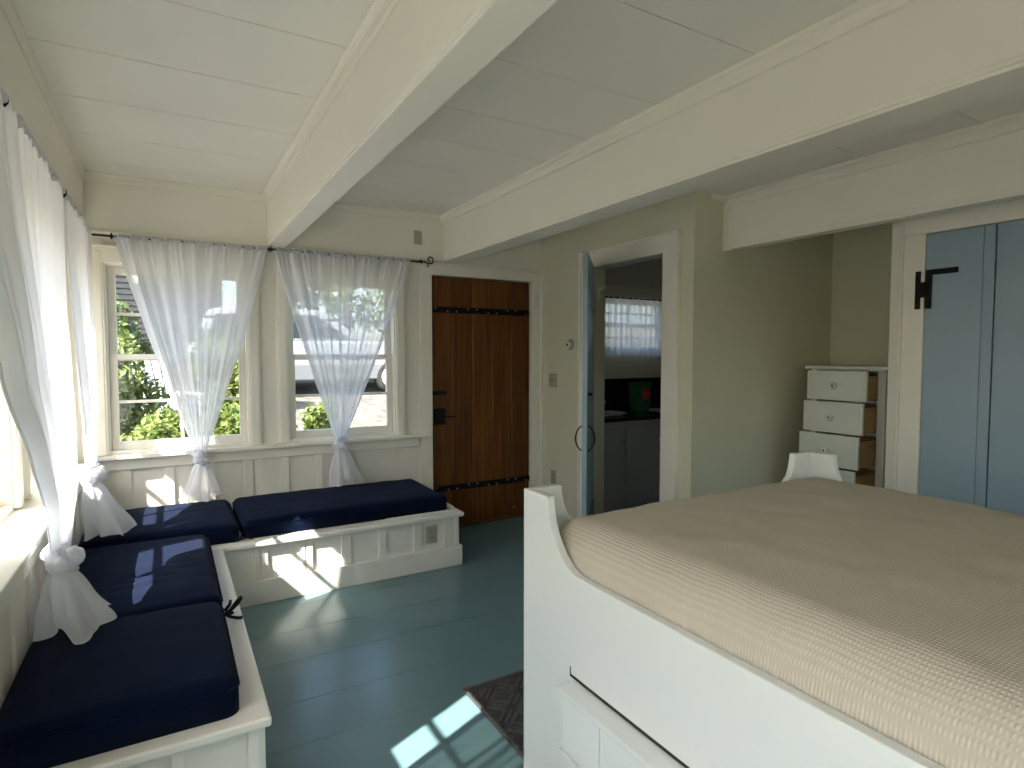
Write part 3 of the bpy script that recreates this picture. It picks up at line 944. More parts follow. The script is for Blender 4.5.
# ---------------------------------------------------------------- curtains
def curtain(axis, fixed, a0, a1, ztop, ak, zk, fk, tail, label, material, seed=0, nf=15, e0=None, e1=None, front=1, sag0=0.0, sag1=0.0):
    """Sheer panel gathered on a rod from a0 to a1, drawn down to a knot at (ak, fk, zk).
    tail: list of (angle-free) hem settings: (half width, depth, z, centre shift along, shift out)."""
    rng = random.Random(seed)
    P = (lambda a, o, z: (a, o, z)) if axis == 'x' else (lambda a, o, z: (o, a, z))
    root = thing('curtain', P((a0 + a1) / 2, fixed, zk - 0.3), label, 'curtain', 'sheer knotted curtains')
    ph = [rng.uniform(0, 6.28) for _ in range(8)]
    fr = [nf, nf * 1.63, nf * 0.57, nf * 2.7]
    def fold(u, v):
        a = math.sin(2 * PI * fr[0] * u + ph[0] + 0.8 * math.sin(2 * PI * 2.3 * u + ph[4]))
        b = math.sin(2 * PI * fr[1] * u + ph[1])
        c = math.sin(2 * PI * fr[2] * u + ph[2] + 0.6 * math.sin(3 * v + ph[5]))
        d = math.sin(2 * PI * fr[3] * u + ph[3])
        top = max(0, 1 - v * 5)
        n_ = noise.noise((u * nf * 1.1 + seed, v * 0.9, 0.5))
        ef = min(1.0, 0.25 + min(u, 1 - u) * 9)
        return ef * (0.5 * a + 0.07 * b + 0.5 * c + 0.9 * n_) * (0.012 + 0.018 * min(1, v * 1.6)) + (d + b) * 0.005 * top
    mid = (a0 + a1) / 2
    def edge(pts, v):
        for (va, aa), (vb, ab) in zip(pts, pts[1:]):
            if v <= vb:
                t = (v - va) / (vb - va)
                return aa + (ab - aa) * (t * 0.5 + 0.5 * t * t * (3 - 2 * t))
        return pts[-1][1]
    def fn(u, v):
        z = ztop + (zk - ztop) * v
        lo = edge(e0, v) if e0 else a0 + (ak - 0.030 - a0) * v ** 1.12
        hi = edge(e1, v) if e1 else a1 + (ak + 0.030 - a1) * v ** 1.12
        s = 2 * u - 1
        a = lo + (hi - lo) * u
        o = fixed + (fk - fixed) * v ** 1.5 + fold(u, v) * (1 - 0.55 * v ** 3)
        # bundle closes towards the knot
        k = max(0, (v - 0.80) / 0.20)
        o += front * 0.018 * k * math.cos(s * PI * 0.9)
        a += 0.004 * math.sin(40 * u + ph[6]) * (1 - v) + 0.006 * noise.noise((u * 8 + seed, v * 5, 1.0)) * (1 - v)
        if v < 0.02:
            z += 0.004 * math.sin(2 * PI * fr[1] * u + ph[1])
        return P(a, o, z)
    m = MB(); m.surf(fn, 300, 60)
    # turned hem along both long edges: a second layer close behind
    for lo, hi in ((0.0, 0.045), (0.955, 1.0)):
        def hem(u, v, lo=lo, hi=hi):
            uu = lo + (hi - lo) * u
            p = Vector(fn(uu, v))
            q = Vector(P(0, -0.0035 * front, 0))
            return tuple(p + q)
        m.surf(hem, 14, 60)
    # rod pocket with a small ruffle above the rod
    def pocket(u, v):
        a = a0 + (a1 - a0) * u
        ang = PI * 2 * v
        w = 0.004 * math.sin(2 * PI * fr[1] * u + ph[1]) + 0.003 * math.sin(2 * PI * fr[3] * u + ph[3])
        return P(a, fixed + (0.011 + w) * math.cos(ang), ztop + 0.002 + (0.014 + w) * math.sin(ang))
    m.surf(pocket, 260, 8)
    obj('drape', m, material, root, smooth=True, fix=False)
    # knot: a wrap around the bundle and a crossing strand
    k = MB()
    def strand(fn_, rads, seg=14):
        k.tube(fn_, rads, seg)
    def kp(ang, r, dz, d=0.85):
        return P(ak + r * math.cos(ang), fk + d * r * math.sin(ang), zk + dz)
    n = 26
    pts = [kp(0.3 + 2 * PI * i / n * 1.08, 0.030, -0.020 + 0.032 * math.sin(2 * PI * i / n + ph[7]) ) for i in range(n + 1)]
    strand(pts, [0.024 + 0.005 * math.sin(i * 1.3) for i in range(n + 1)])
    pts = [kp(2.2 + 2 * PI * i / n * 0.95, 0.026, -0.050 + 0.022 * math.cos(2 * PI * i / n + ph[7])) for i in range(n + 1)]
    strand(pts, [0.021 + 0.004 * math.sin(i * 1.7 + 1) for i in range(n + 1)])
    pts = [P(ak - 0.034 + 0.068 * t, fk + front * (0.034 + 0.012 * math.sin(PI * t)), zk + 0.015 - 0.075 * t) for t in [i / 10 for i in range(11)]]
    strand(pts, [0.014 + 0.010 * math.sin(PI * t) for t in [i / 10 for i in range(11)]])
    k.lathe([(0.020, 0.03), (0.030, 0.01), (0.032, -0.03), (0.028, -0.07), (0.024, -0.09)], (P(ak, fk, zk)), 'z', 16)
    ko = obj('knot', k, material, root, smooth=True, fix=True)
    tex = bpy.data.textures.new('knot_wrinkle', 'CLOUDS'); tex.noise_scale = 0.028
    sb = ko.modifiers.new('sub', 'SUBSURF'); sb.levels = 2; sb.render_levels = 2
    dm = ko.modifiers.new('wrinkle', 'DISPLACE'); dm.texture = tex; dm.strength = 0.020; dm.mid_level = 0.5
    # tail spreading below the knot
    hw, dp, zb, sa, so, corner = tail
    def tf(u, v):
        q = 2 * PI * u
        f = 0.02 + v * 1.0
        wig = 1 + (0.06 + 0.09 * v) * math.sin(7 * q + ph[0] + 1.5 * v) + 0.05 * v * math.sin(13 * q + ph[1]) + 0.42 * v * noise.noise((math.cos(q) * 2.2 + seed, math.sin(q) * 2.2, v * 1.6))
        e = v ** 0.55
        rx = (0.026 + (hw - 0.026) * e) * wig
        ry = (0.022 + (dp - 0.022) * e) * wig
        a = ak + sa * v + rx * math.cos(q)
        o = fk + so * v + ry * math.sin(q)
        z = zk - 0.055 + (zb - zk + 0.055) * v
        # uneven hem
        z += 0.022 * v * v * math.sin(3 * q + ph[2]) + 0.010 * v * math.sin(5 * q + ph[3])
        for cq, push, drop in corner:
            dq = math.atan2(math.sin(q - cq), math.cos(q - cq))
            g = math.exp(-(dq / 0.32) ** 2) * v ** 1.6
            a += push * math.cos(cq) * g; o += push * math.sin(cq) * g; z -= drop * g
        return P(a, o, max(z, 0.488))
    t = MB(); t.surf(tf, 150, 34, wrap=True)
    obj('tail', t, material, root, smooth=True, fix=False)
    return root

curtain('x', RY, -0.262, 0.598, RZ + 0.012, 0.170, 0.775, 4.285, (0.090, 0.060, 0.500, -0.02, -0.03, [(0.0, 0.03, 0.0), (4.2, 0.02, 0.02)]),
        'sheer white curtain on the first back window, knotted, green shrubs behind it', SHEER, 3, 9, front=-1)
curtain('x', RY, 0.640, 1.610, RZ + 0.012, 1.062, 0.80, 4.285, (0.095, 0.060, 0.498, 0.02, -0.03, [(-0.2, 0.05, 0.02), (3.6, 0.03, 0.02)]),
        'sheer white curtain on the back window beside the plank door, knotted', SHEER, 11, 10, front=-1)
curtain('y', RX, 1.30, 3.20, RZ, 2.50, 0.745, -0.335, (0.115, 0.085, 0.50, -0.02, 0.035, [(0.5, 0.06, 0.03), (2.9, 0.07, 0.03)]),
        'sheer white knotted curtain on the left wall, nearer one at the picture edge', SHEERL, 21, 11, front=1, e0=[(0, 1.38), (0.55, 1.93), (0.75, 2.21), (0.90, 2.40), (1, 2.47)], e1=[(0, 3.20), (0.4, 3.02), (0.75, 3.05), (0.91, 3.02), (1, 2.54)])
curtain('y', RX, 3.24, 4.18, RZ, 3.66, 0.835, -0.35, (0.105, 0.085, 0.50, 0.02, 0.045, [(1.1, 0.05, 0.02), (2.6, 0.05, 0.0)]),
        'sheer white knotted curtain on the left wall, partly hidden in the corner', SHEERL, 33, 8, front=1, e1=[(0, 4.18), (0.5, 4.16), (0.82, 4.10), (1, 3.69)])
curtain('y', RX, 0.45, 1.285, RZ, 1.04, 0.80, -0.35, (0.10, 0.08, 0.50, 0.0, 0.04, [(0.4, 0.05, 0.02)]),
        'sheer white knotted curtain on the left wall, just behind the camera line', SHEERT, 41, 9, front=1, e1=[(0, 1.285), (0.3, 1.41), (0.75, 1.42), (1, 1.07)])

# ---------------------------------------------------------------- bed
BXL, BXR, BYF, BYH = 0.958, 2.412, 1.576, -0.52
RAIL = 0.807
def side_profile():
    p = [(BYF, 0.0), (BYF, 1.0), (BYF - 0.132, 1.0)]
    for y, z in ((1.440, 0.975), (1.436, 0.95), (1.428, 0.925), (1.416, 0.898), (1.398, 0.870), (1.372, 0.842), (1.340, 0.820), (1.312, 0.809), (1.300, RAIL)):
        p.append((y, z))
    p += [(BYH, RAIL), (BYH, 0.0)]
    return p
def bed():
    root = thing('bed', ((BXL + BXR) / 2, 0.53, 0), 'tall white captain bed with curved corner posts and drawers below', 'bed')
    for nm, x in (('side_panel', BXL), ('side_panel', BXR - 0.028)):
        m = MB(); m.prism(side_profile(), 'x', x, x + 0.028)
        obj(nm, m, BEDW, root, 0.003)
    m = MB()
    xm = BXL + 0.028; xn = BXR - 0.028
    left = [(xm, 1.0), (BXL + 0.126, 1.0), (BXL + 0.130, 0.970), (BXL + 0.138, 0.935), (BXL + 0.152, 0.905), (BXL + 0.180, 0.880), (BXL + 0.225, 0.868)]
    right = [((BXL + BXR) - a, z) for a, z in left][::-1]
    m.prism([(xm, 0.0)] + left + right + [(xn, 0.0)], 'y', BYF - 0.028, BYF)
    obj('footboard', m, BEDW, root, 0.003)
    m = MB(); m.box(xm, xn, BYH, BYH + 0.03, 0.0, 1.25)
    obj('headboard', m, BEDW, root, 0.003)
    m = MB(); m.box(xm, xn, BYH + 0.03, BYF - 0.028, 0.62, 0.66)
    obj('platform', m, BEDW, root)
    # drawer bank standing proud of the side
    xo = BXL - 0.062
    m = MB()
    m.box(xo, BXL, BYH + 0.1, 1.300, 0.500, 0.516)
    obj('drawer_ledge', m, BEDW, root, 0.003)
    d = MB(); d.box(xo + 0.004, BXL, 1.121, 1.280, 0.352, 0.500); obj('drawer', d, BEDW, root, 0.002)
    d = MB(); d.box(xo - 0.004, BXL, 1.121, 1.288, 0.06, 0.350); obj('drawer', d, BEDW, root, 0.002)
    y = 1.118
    for k in range(3):
        d = MB(); d.box(xo + 0.004, BXL, y - 0.46, y, 0.06, 0.500); obj('drawer', d, BEDW, root, 0.002)
        y -= 0.463
    m = MB(); m.box(BXL - 0.0015, BXL + 0.001, BYH + 0.12, 1.322, 0.5165, 0.524); m.box(BXL - 0.0015, BXL + 0.001, 1.319, 1.322, 0.524, 0.545)
    obj('pull_slot', m, SLOT, root)
    return root
bed()
mt = obj('mattress', pillow(BXL + 0.032, BXR - 0.032, BYH + 0.04, BYF - 0.034, 0.661, 0.922, 0.115, 60, 70, 0.010, (), 0.006, 3), WEAVE, None, smooth=True)
tag(mt, 'thick mattress under a beige woven cover on the white bed', 'mattress')

# ---------------------------------------------------------------- rug
def rug():
    x0, x1, y0, y1 = 1.042, 2.15, 1.615, 2.205
    root = thing('rug', ((x0 + x1) / 2, (y0 + y1) / 2, 0), 'charcoal textured rug on the floor at the foot of the bed', 'rug')
    m = MB(); m.box(x0, x1, y0, y1, 0.001, 0.010)
    obj('backing', m, RUG, root, 0.003)
    # raised cords in an interlaced basket pattern, coloured lighter in place of relief shading
    m = MB()
    s = 0.085
    ny = int((y1 - y0 - 0.03) / s); nx = int((x1 - x0 - 0.03) / s)
    for j in range(ny):
        for i in range(nx):
            cx, cy = x0 + 0.03 + (i + 0.5) * s, y0 + 0.03 + (j + 0.5) * s
            M = Matrix.Rotation(PI / 4 if (i + j) % 2 else -PI / 4, 3, 'Z')
            for o in (-0.024, 0.0, 0.024):
                m.obox(Vector((cx, cy, 0.0125)) + M @ Vector((0, o, 0)), (0.080, 0.010, 0.006), M)
    for a_, b_, c_, d_ in ((x0, x1, y0, y0 + 0.012), (x0, x1, y1 - 0.012, y1), (x0, x0 + 0.012, y0, y1), (x1 - 0.012, x1, y0, y1)):
        m.box(a_, b_, c_, d_, 0.010, 0.014)
    obj('raised_cords', m, RUGL, root)
rug()

# ---------------------------------------------------------------- chest of drawers
def chest():
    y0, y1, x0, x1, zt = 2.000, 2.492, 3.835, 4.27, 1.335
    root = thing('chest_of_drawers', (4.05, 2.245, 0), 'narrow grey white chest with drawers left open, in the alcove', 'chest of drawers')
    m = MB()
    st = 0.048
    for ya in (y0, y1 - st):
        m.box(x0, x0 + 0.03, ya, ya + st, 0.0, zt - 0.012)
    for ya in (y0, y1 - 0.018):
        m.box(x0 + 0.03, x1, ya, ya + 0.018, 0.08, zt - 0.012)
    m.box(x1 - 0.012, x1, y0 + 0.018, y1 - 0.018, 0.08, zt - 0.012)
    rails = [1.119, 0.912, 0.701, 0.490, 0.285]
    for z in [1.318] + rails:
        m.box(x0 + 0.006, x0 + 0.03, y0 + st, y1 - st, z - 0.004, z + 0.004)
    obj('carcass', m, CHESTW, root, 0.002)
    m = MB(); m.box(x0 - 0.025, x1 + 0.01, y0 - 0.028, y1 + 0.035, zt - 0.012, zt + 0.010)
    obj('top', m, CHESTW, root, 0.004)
    spec = [(0.118, 1.124, 1.314), (0.152, 0.917, 1.117), (0.192, 0.706, 0.910), (0.225, 0.495, 0.699), (0.06, 0.290, 0.488), (0.02, 0.085, 0.283)]
    for out, za, zb in spec:
        d = MB()
        xf = x0 - out
        ya, yb = y0 + st + 0.002, y1 - st - 0.002
        d.box(xf, xf + 0.018, ya, yb, za, zb)
        d.box(xf - 0.003, xf, ya + 0.02, yb - 0.02, za + 0.02, zb - 0.02)
        dr = obj('drawer', d, CHESTW, root, 0.003)
        b = MB()
        L = 0.36
        b.box(xf + 0.018, xf + L, ya + 0.004, ya + 0.014, za + 0.012, zb - 0.03)
        b.box(xf + 0.018, xf + L, yb - 0.014, yb - 0.004, za + 0.012, zb - 0.03)
        b.box(xf + L - 0.01, xf + L, ya + 0.014, yb - 0.014, za + 0.012, zb - 0.03)
        b.box(xf + 0.018, xf + L - 0.01, ya + 0.014, yb - 0.014, za + 0.012, za + 0.018)
        bx = obj('drawer_box', b, PINE, dr, 0.001)
        bx['label'] = 'bare pine drawer side'
        k = MB()
        k.lathe([(0.010, 0), (0.009, -0.012), (0.020, -0.020), (0.023, -0.028), (0.017, -0.034), (0.006, -0.036)], (xf - 0.003, (ya + yb) / 2, (za + zb) / 2), 'x', 18)
        kn = obj('knob', k, PLASTICW, dr, smooth=True)
        s_ = MB(); s_.lathe([(0.0075, 0), (0.006, -0.002)], (xf - 0.039, (ya + yb) / 2, (za + zb) / 2), 'x', 10)
        obj('knob_screw', s_, SLOT, dr)
    return root
chest()

# ---------------------------------------------------------------- plates and switches
def plate(name, P, w, h, label, cat, kind_):
    """P(u, d, z): u across, d out of the wall."""
    root = thing(name, P(0, 0, 0), label, cat)
    def B(mb, u0, u1, d0, d1, z0, z1):
        a, b = P(u0, d0, z0), P(u1, d1, z1)
        mb.box(min(a[0], b[0]), max(a[0], b[0]), min(a[1], b[1]), max(a[1], b[1]), z0 + a[2] - z0, b[2])
    m = MB(); B(m, -w / 2, w / 2, 0, 0.006, -h / 2, h / 2)
    obj('cover_plate', m, PLATE, root, 0.0025)
    if kind_ == 'outlet':
        for zz in (0.020, -0.020):
            q = MB(); B(q, -0.016, 0.016, 0.006, 0.009, zz - 0.014, zz + 0.014)
            so = obj('socket', q, PLATE, root, 0.004)
            q = MB()
            B(q, -0.008, -0.005, 0.009, 0.0096, zz - 0.003, zz + 0.007); B(q, 0.005, 0.008, 0.009, 0.0096, zz - 0.003, zz + 0.007)
            B(q, -0.002, 0.002, 0.009, 0.0096, zz - 0.010, zz - 0.006)
            obj('slots', q, SLOT, so)
    elif kind_ == 'switch':
        for uu in (-0.023, 0.023):
            q = MB(); B(q, uu - 0.005, uu + 0.005, 0.006, 0.016, -0.008, 0.010)
            obj('toggle', q, PLATE, root, 0.002)
    q = MB(); B(q, -0.003, 0.003, 0.006, 0.0075, -0.003 + (0 if kind_ == 'outlet' else h / 2 - 0.02), 0.003 + (0 if kind_ == 'outlet' else h / 2 - 0.02))
    obj('screw', q, STUD, root, 0.001)
    return root
plate('wall_outlet', lambda u, d, z: (1.478 + u, BY0 + 0.020 - d, 0.235 + z), 0.074, 0.118, 'beige power outlet set in the window seat front', 'outlet', 'outlet')
plate('cover_plate', lambda u, d, z: (1.695 + u, YB - 0.030 - d, 2.322 + z), 0.062, 0.105, 'small beige cover plate on the header above the curtain end', 'cover plate', 'blank')
plate('light_switch', lambda u, d, z: (XR - d, 4.205 + u, 1.200 + z), 0.115, 0.118, 'beige double light switch on the sage wall beside the door', 'light switch', 'switch')
plate('wall_outlet', lambda u, d, z: (XR - d, 4.19 + u, 0.365 + z), 0.074, 0.118, 'beige power outlet low on the sage wall behind the bed post', 'outlet', 'outlet')
th = thing('thermostat', (XR, 3.946, 1.50), 'small round white and metal thermostat on the sage wall', 'thermostat')
m = MB(); m.lathe([(0.044, 0), (0.044, -0.010), (0.040, -0.022), (0.030, -0.026)], (XR, 3.946, 1.50), 'x', 28)
obj('body', m, STUD, th, 0.0, True)
m = MB(); m.lathe([(0.030, -0.026), (0.028, -0.036), (0.018, -0.038)], (XR, 3.946, 1.50), 'x', 24)
obj('dial', m, PLASTICW, th, 0.0, True)
m = MB(); m.lathe([(0.012, -0.038), (0.011, -0.041)], (XR, 3.946, 1.50), 'x', 16)
obj('centre_button', m, SLOT, th)

# ---------------------------------------------------------------- bathroom
def bathroom():
    zc = 0.885
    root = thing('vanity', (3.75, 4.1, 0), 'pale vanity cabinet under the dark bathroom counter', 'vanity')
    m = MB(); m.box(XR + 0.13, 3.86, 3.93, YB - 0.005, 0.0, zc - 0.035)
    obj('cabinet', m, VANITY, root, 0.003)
    for a, b in ((3.00, 3.41), (3.43, 3.84)):
        d = MB(); d.box(a, b, 3.912, 3.930, 0.10, zc - 0.09); d.box(a + 0.05, b - 0.05, 3.908, 3.912, 0.15, zc - 0.14)
        dd = obj('door', d, VANITY, root, 0.003)
        k = MB(); k.lathe([(0.006, 0), (0.012, -0.02), (0.010, -0.028)], (b - 0.03, 3.912, 0.66), 'y', 12)
        obj('knob', k, STUD, dd, smooth=True)
    ct = MB()
    pts = [(XR + 0.13, YB - 0.004), (XR + 0.13, 3.86), (3.70, 3.86)]
    for k in range(8):
        a = -PI / 2 + PI / 2 * k / 7
        pts.append((3.74 + 0.20 * math.cos(a), 4.06 + 0.20 * math.sin(a)))
    pts += [(3.94, YB - 0.004)]
    ct.prism(pts, 'z', zc - 0.035, zc)
    co = obj('counter_top', ct, COUNTER, None, 0.004)
    tag(co, 'black counter top with a rounded end in the bathroom', 'counter top')
    b = MB(); b.box(XR + 0.13, 4.75, YB - 0.022, YB, zc, 1.19)
    struct('trim_13', b, COUNTER, 'dark backsplash strip below the bathroom window', 'backsplash', 0.002)
    sk = MB()
    sk.lathe([(0.05, 0.001), (0.15, 0.004), (0.19, 0.014), (0.20, 0.020), (0.192, 0.024), (0.178, 0.016), (0.12, 0.006), (0.03, 0.003)], (3.30, 4.10, zc), 'z', 32, 1.2)
    s_ = obj('sink', sk, CHINA, None, smooth=True); tag(s_, 'white oval sink basin in the black counter', 'sink')
    fa = MB()
    fa.tube([(3.42, 4.33, zc + 0.001), (3.42, 4.33, zc + 0.10), (3.42, 4.30, zc + 0.125), (3.42, 4.22, zc + 0.12), (3.42, 4.20, zc + 0.09)], 0.011, 10)
    f_ = obj('faucet', fa, CHROME, None, smooth=True); tag(f_, 'small metal faucet behind the bathroom sink', 'faucet')
    # gift bag with a red flower on green
    bg_ = thing('gift_bag', (3.845, 4.22, zc), 'green bag with a red flower on the bathroom counter', 'bag')
    m = MB()
    m.prism([(3.76, zc + 0.001), (3.93, zc + 0.001), (3.955, zc + 0.275), (3.735, zc + 0.275)], 'y', 4.17, 4.26)
    obj('bag_body', m, BAGG, bg_, 0.006)
    fl = MB()
    for k in range(7):
        a = 2 * PI * k / 7
        c = Vector((3.875, 4.166, zc + 0.165))
        t = c + Vector((math.cos(a) * 0.058, 0, math.sin(a) * 0.064))
        sdir = Vector((-math.sin(a), 0, math.cos(a))) * 0.018
        md = (c + t) / 2
        vs = [c, md + sdir, t, md - sdir]
        fl.add([p + Vector((0, -0.004, 0)) for p in vs] + [p + Vector((0, 0.003, 0)) for p in vs],
               [(0, 1, 2, 3), (7, 6, 5, 4), (0, 4, 5, 1), (1, 5, 6, 2), (2, 6, 7, 3), (3, 7, 4, 0)])
    obj('flower', fl, BAGR, bg_)
    # cafe curtain on its rod
    rd = MB(); rd.tube([(3.42, YB - 0.045, 1.955), (4.48, YB - 0.045, 1.955)], 0.007, 8)
    r_ = obj('curtain_rod', rd, IRON, None, smooth=True); tag(r_, 'thin rod across the bathroom window', 'curtain rod')
    def fn(u, v):
        x = 3.44 + 1.0 * u
        o = 0.012 * math.sin(2 * PI * 13 * u + 1) + 0.006 * math.sin(2 * PI * 29 * u)
        return (x, YB - 0.045 + o * (0.5 + 0.5 * v), 1.965 - 0.56 * v + 0.006 * math.sin(2 * PI * 13 * u) * v)
    m = MB(); m.surf(fn, 240, 16)
    c_ = obj('cafe_curtain', m, SHEERL, None, smooth=True, fix=False); tag(c_, 'short sheer curtain over the bathroom window', 'curtain')
    # robe hook on the jamb
    hk = thing('robe_hook', (2.93, BDY1, 1.90), 'white double robe hook on the bathroom door jamb', 'hook')
    m = MB(); m.box(2.885, 2.915, BDY1 - 0.010, BDY1, 1.84, 1.955); obj('back_plate', m, PLASTICW, hk, 0.003)
    m = MB()
    m.tube([(2.90, BDY1 - 0.008, 1.93), (2.905, BDY1 - 0.05, 1.925), (2.91, BDY1 - 0.075, 1.95)], 0.007, 8)
    m.tube([(2.90, BDY1 - 0.008, 1.87), (2.905, BDY1 - 0.04, 1.86), (2.91, BDY1 - 0.055, 1.88)], 0.007, 8)
    obj('prong', m, PLASTICW, hk, smooth=True)
    # towel bar holder / ceiling light
    lt = thing('ceiling_light', (4.05, 3.85, 2.52), 'dark ceiling lamp hanging in the bathroom', 'ceiling lamp')
    m = MB(); m.lathe([(0.06, -0.09), (0.06, -0.115), (0.012, -0.12), (0.012, -0.30), (0.03, -0.31), (0.03, -0.36), (0.02, -0.37)], (4.05, 3.85, 2.52), 'z', 20)
    obj('stem', m, IRON, lt, smooth=True)
    for s in (-1, 1):
        m = MB(); m.tube([(4.05, 3.85, 2.17), (4.05 + s * 0.09, 3.85, 2.14), (4.05 + s * 0.16, 3.85, 2.17)], 0.009, 8)
        m.lathe([(0.02, 0), (0.055, 0.05), (0.062, 0.09)], (4.05 + s * 0.16, 3.85, 2.165), 'z', 16)
        obj('arm', m, IRON, lt, smooth=True)
bathroom()

# ---------------------------------------------------------------- outdoors
def gz(x, y):
    return max(-0.25, min(0.9, -0.15 + (y - 4.6) * 0.105)) if y > 4.6 else -0.15
m = MB()
def gfn(u, v):
    x = -40 + 80 * u; y = -30 + 75 * v
    z = gz(x, y) - 0.02
    z += 0.03 * noise.noise((x * 0.8, y * 0.8, 0.3)) if y > 5 else 0
    if -0.9 < x < 5.2 and -2.6 < y < 4.7: z = -0.16
    return (x, y, z)
m.surf(gfn, 160, 150)
g_ = obj('ground', m, GRAVEL, None, smooth=True); tag(g_, 'pale gravel yard outside the back windows', 'ground', None, 'structure')

def leaf_cloud(rng, blobs, n, size):
    m = MB()
    tot = sum(b[3] * b[4] * b[5] for b in blobs)
    for (cx, cy, cz, rx, ry, rz) in blobs:
        k = max(20, int(n * rx * ry * rz / tot))
        for _ in range(k):
            while True:
                d = Vector((rng.uniform(-1, 1), rng.uniform(-1, 1), rng.uniform(-1, 1)))
                if 0.3 < d.length < 1: break
            d *= 0.75 + 0.25 / max(d.length, 0.4) * rng.random()
            c = Vector((cx + d.x * rx, cy + d.y * ry, cz + d.z * rz))
            s = size * rng.uniform(0.6, 1.35)
            M = Matrix.Rotation(rng.uniform(0, 6.28), 3, 'Z') @ Matrix.Rotation(rng.gauss(0.5, 0.5), 3, 'X') @ Matrix.Rotation(rng.gauss(0, 0.4), 3, 'Y')
            pts = [(0, -0.5, 0), (0.26, -0.1, 0.06), (0.18, 0.25, 0.05), (0, 0.55, -0.05), (-0.18, 0.25, 0.05), (-0.26, -0.1, 0.06), (0, 0.05, -0.02)]
            vs = [c + M @ Vector(p) * s for p in pts]
            m.add(vs, [(0, 1, 6), (1, 2, 6), (2, 3, 6), (3, 4, 6), (4, 5, 6), (5, 0, 6)])
    return m

def shrub(x, y, h, r, label, seed, n=1500, size=0.10, leaf=LEAFY, group='shrubs outside the back windows'):
    rng = random.Random(seed)
    z = gz(x, y)
    root = thing('shrub', (x, y, z), label, 'shrub', group)
    blobs = []
    for k in range(7):
        a = rng.uniform(0, 6.28); q = rng.uniform(0.1, 0.6) * r
        hz = z + h * rng.uniform(0.25, 0.8)
        blobs.append((x + q * math.cos(a), y + q * math.sin(a), hz, r * rng.uniform(0.4, 0.62), r * rng.uniform(0.4, 0.62), h * rng.uniform(0.18, 0.27)))
    obj('foliage', leaf_cloud(rng, blobs, n, size), leaf, root, fix=False)
    st = MB()
    for k in range(6):
        a = rng.uniform(0, 6.28)
        st.tube([(x + 0.05 * math.cos(a), y + 0.05 * math.sin(a), z - 0.02), (x + r * 0.2 * math.cos(a), y + r * 0.2 * math.sin(a), z + h * 0.35), (x + r * 0.45 * math.cos(a), y + r * 0.45 * math.sin(a), z + h * 0.72)], [0.016, 0.012, 0.005], 6)
    obj('stem', st, BARK, root, smooth=True)
    return root
shrub(-0.20, 6.0, 1.05, 0.50, 'leafy green shrub low in the corner window, left part', 1, 4200, 0.075)
shrub(0.62, 6.3, 1.05, 0.50, 'leafy green shrub low in the corner window, right part', 2, 4200, 0.075)
shrub(-0.55, 7.6, 1.75, 0.62, 'taller green shrub behind the low ones, at the left window edge', 3, 4200, 0.085)
shrub(0.62, 7.9, 1.45, 0.62, 'taller green shrub seen through the middle of the corner curtain', 4, 4200, 0.085)
shrub(1.42, 6.6, 0.92, 0.26, 'small green shrub at the left edge of the window by the door', 5, 700, 0.085)
shrub(1.45, 5.55, 0.35, 0.28, 'low plant on the gravel just below the window by the door', 6, 500, 0.07)
shrub(-0.55, 10.6, 1.9, 0.95, 'dark hedge shrub in front of the shingled house, left one', 7, 2600, 0.12, LEAFD)
shrub(0.95, 10.8, 1.5, 0.75, 'dark hedge shrub in front of the shingled house, right one', 8, 2600, 0.12, LEAFD)

def tree(x, y, h, r, label, seed, n=2600, size=0.22, leaf=LEAFD):
    rng = random.Random(seed)
    z = gz(x, y)
    root = thing('tree', (x, y, z), label, 'tree', 'trees beyond the yard')
    blobs = []
    for k in range(9):
        a = rng.uniform(0, 6.28); q = rng.uniform(0.1, 0.65) * r
        blobs.append((x + q * math.cos(a), y + q * math.sin(a), z + h * rng.uniform(0.35, 0.85), r * rng.uniform(0.35, 0.55), r * rng.uniform(0.35, 0.55), h * rng.uniform(0.12, 0.2)))
    obj('crown', leaf_cloud(rng, blobs, n, size), leaf, root, fix=False)
    t = MB(); t.tube([(x, y, z - 0.05), (x + 0.1, y, z + h * 0.3), (x - 0.05, y + 0.1, z + h * 0.7)], [0.18, 0.13, 0.05], 10)
    obj('trunk', t, BARK, root, smooth=True)
    return root
tree(5.4, 21.0, 6.0, 1.9, 'leafy tree beyond the white car', 11, leaf=LEAFY)
tree(9.6, 19.0, 6.5, 2.2, 'leafy tree at the right beyond the car', 12)
tree(2.75, 17.2, 5.0, 1.1, 'dark tree between the shingled house and the car', 13)

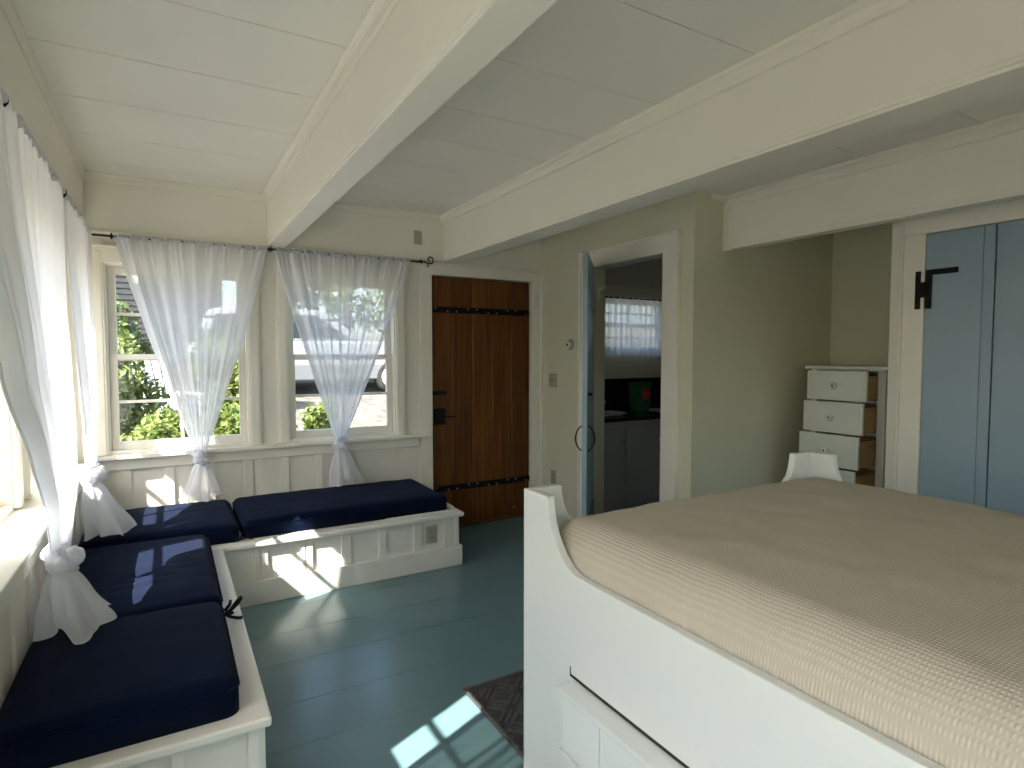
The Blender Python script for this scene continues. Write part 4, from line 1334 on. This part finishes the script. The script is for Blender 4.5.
def house():
    y = 15.0; z = gz(0, y)
    root = thing('house', (-3.0, y, z), 'grey shingled house beyond the shrubs', 'house')
    m = MB()
    x0, x1 = -7.0, 1.1
    m.box(x0, x1, y, y + 6, z - 0.3, z + 4.0)
    for k in range(33):                       # shingle courses
        zz = z + k * 0.12
        m.prism([(y - 0.028, zz), (y - 0.012, zz + 0.118), (y + 0.01, zz + 0.118), (y + 0.01, zz)], 'x', x0, x1)
    obj('wall', m, SHINGLE, root)
    r = MB()
    r.prism([(y - 0.4, z + 3.95), (y + 3.0, z + 6.0), (y + 6.4, z + 3.95), (y + 6.4, z + 4.15), (y + 3.0, z + 6.2), (y - 0.4, z + 4.15)], 'x', x0 - 0.3, x1 + 0.3)
    obj('roof', r, SHINGLE, root)
    for xa in (-5.6, -3.8, -2.1):
        w = MB()
        w.box(xa, xa + 0.12, y - 0.06, y - 0.02, z + 1.0, z + 2.6); w.box(xa + 0.9, xa + 1.02, y - 0.06, y - 0.02, z + 1.0, z + 2.6)
        w.box(xa, xa + 1.02, y - 0.06, y - 0.02, z + 0.9, z + 1.0); w.box(xa, xa + 1.02, y - 0.06, y - 0.02, z + 2.6, z + 2.72)
        w.box(xa, xa + 1.02, y - 0.055, y - 0.025, z + 1.78, z + 1.83)
        f = obj('window', w, PLASTICW, root)
        p = MB(); p.box(xa + 0.12, xa + 0.90, y - 0.045, y - 0.03, z + 1.0, z + 2.6)
        obj('pane', p, CARB, f)
    l = MB(); l.box(-0.62, -0.50, y - 0.16, y - 0.02, z + 2.02, z + 2.24); l.lathe([(0.09, 0.0), (0.10, 0.03), (0.03, 0.08)], (-0.56, y - 0.10, z + 2.24), 'z', 14)
    obj('wall_lamp', l, PLASTICW, root, 0.004)
house()

def garden_chair(x, y, rz):
    z = gz(x, y)
    root = thing('garden_chair', (x, y, z), 'white slatted garden chair among the shrubs', 'chair')
    R_ = Matrix.Rotation(rz, 3, 'Z')
    def add(name, items):
        m = MB()
        for c, s, rx in items:
            M = R_ @ Matrix.Rotation(rx, 3, 'X')
            m.obox(Vector((x, y, z)) + R_ @ Vector(c), s, M)
        obj(name, m, PLASTICW, root, 0.006)
    add('seat', [((0, -0.22 + 0.09 * k, 0.36 - 0.018 * k), (0.54, 0.075, 0.022), -0.2) for k in range(6)])
    add('back', [((-0.22 + 0.11 * k, 0.36, 0.66), (0.09, 0.022, 0.80 - 0.05 * abs(k - 2)), -0.35) for k in range(5)])
    for s in (-1, 1):
        add('arm', [((s * 0.32, -0.02, 0.56), (0.12, 0.72, 0.022), 0.0)])
        add('leg', [((s * 0.29, -0.30, 0.275), (0.025, 0.09, 0.55), 0.0)])
        add('leg', [((s * 0.29, 0.30, 0.275), (0.025, 0.09, 0.55), 0.0)])
garden_chair(-0.02, 9.15, 0.5)

def car():
    x, y = 2.6, 12.0
    z = gz(x, y) - 0.01
    root = thing('car', (x, y + 0.9, z), 'white car parked on the gravel outside the window by the door', 'car')
    # side outline in x-z; front to the right
    body = [(-2.25, 0.42), (-2.28, 0.85), (-2.20, 1.05), (1.05, 1.08), (1.9, 1.0), (2.15, 0.88), (2.2, 0.62), (2.15, 0.40)]
    m = MB(); m.prism([(x + a, z + b) for a, b in body], 'y', y, y + 1.75)
    obj('body', m, CARW, root, 0.06, True, 3)
    cab = [(-2.15, 1.05), (-1.95, 1.62), (-1.6, 1.70), (0.05, 1.68), (0.95, 1.08)]
    m = MB(); m.prism([(x + a, z + b) for a, b in cab], 'y', y + 0.10, y + 1.65)
    obj('cabin', m, CARW, root, 0.05, True, 3)
    for pts in ([(-1.95, 1.12), (-1.82, 1.55), (-1.05, 1.58), (-1.05, 1.12)], [(-0.97, 1.12), (-0.97, 1.58), (-0.05, 1.57), (0.62, 1.12)]):
        m = MB(); m.prism([(x + a, z + b) for a, b in pts], 'y', y + 0.085, y + 0.11)
        obj('side_window', m, CARB, root, 0.004)
    m = MB(); m.prism([(x - 2.27, z + 0.30), (x - 2.27, z + 0.62), (x + 2.2, z + 0.62), (x + 2.16, z + 0.30)], 'y', y - 0.02, y + 1.77)
    obj('cladding', m, CARG, root, 0.02)
    for xx in (-1.45, 1.45):
        for yy in (y - 0.03, y + 1.55):
            w = MB()
            w.lathe([(0.20, 0), (0.30, 0.0), (0.335, 0.03), (0.335, 0.19), (0.30, 0.23), (0.2, 0.23)], (x + xx, yy, z + 0.335), 'y', 28)
            wo_ = obj('wheel', w, TYRE, root, 0.0, True)
            hcap = MB(); hcap.lathe([(0.215, 0.0), (0.21, -0.008), (0.06, -0.02), (0.05, -0.03)], (x + xx, yy, z + 0.335), 'y', 28)
            obj('hubcap', hcap, PLASTICW, wo_, smooth=True)
car()
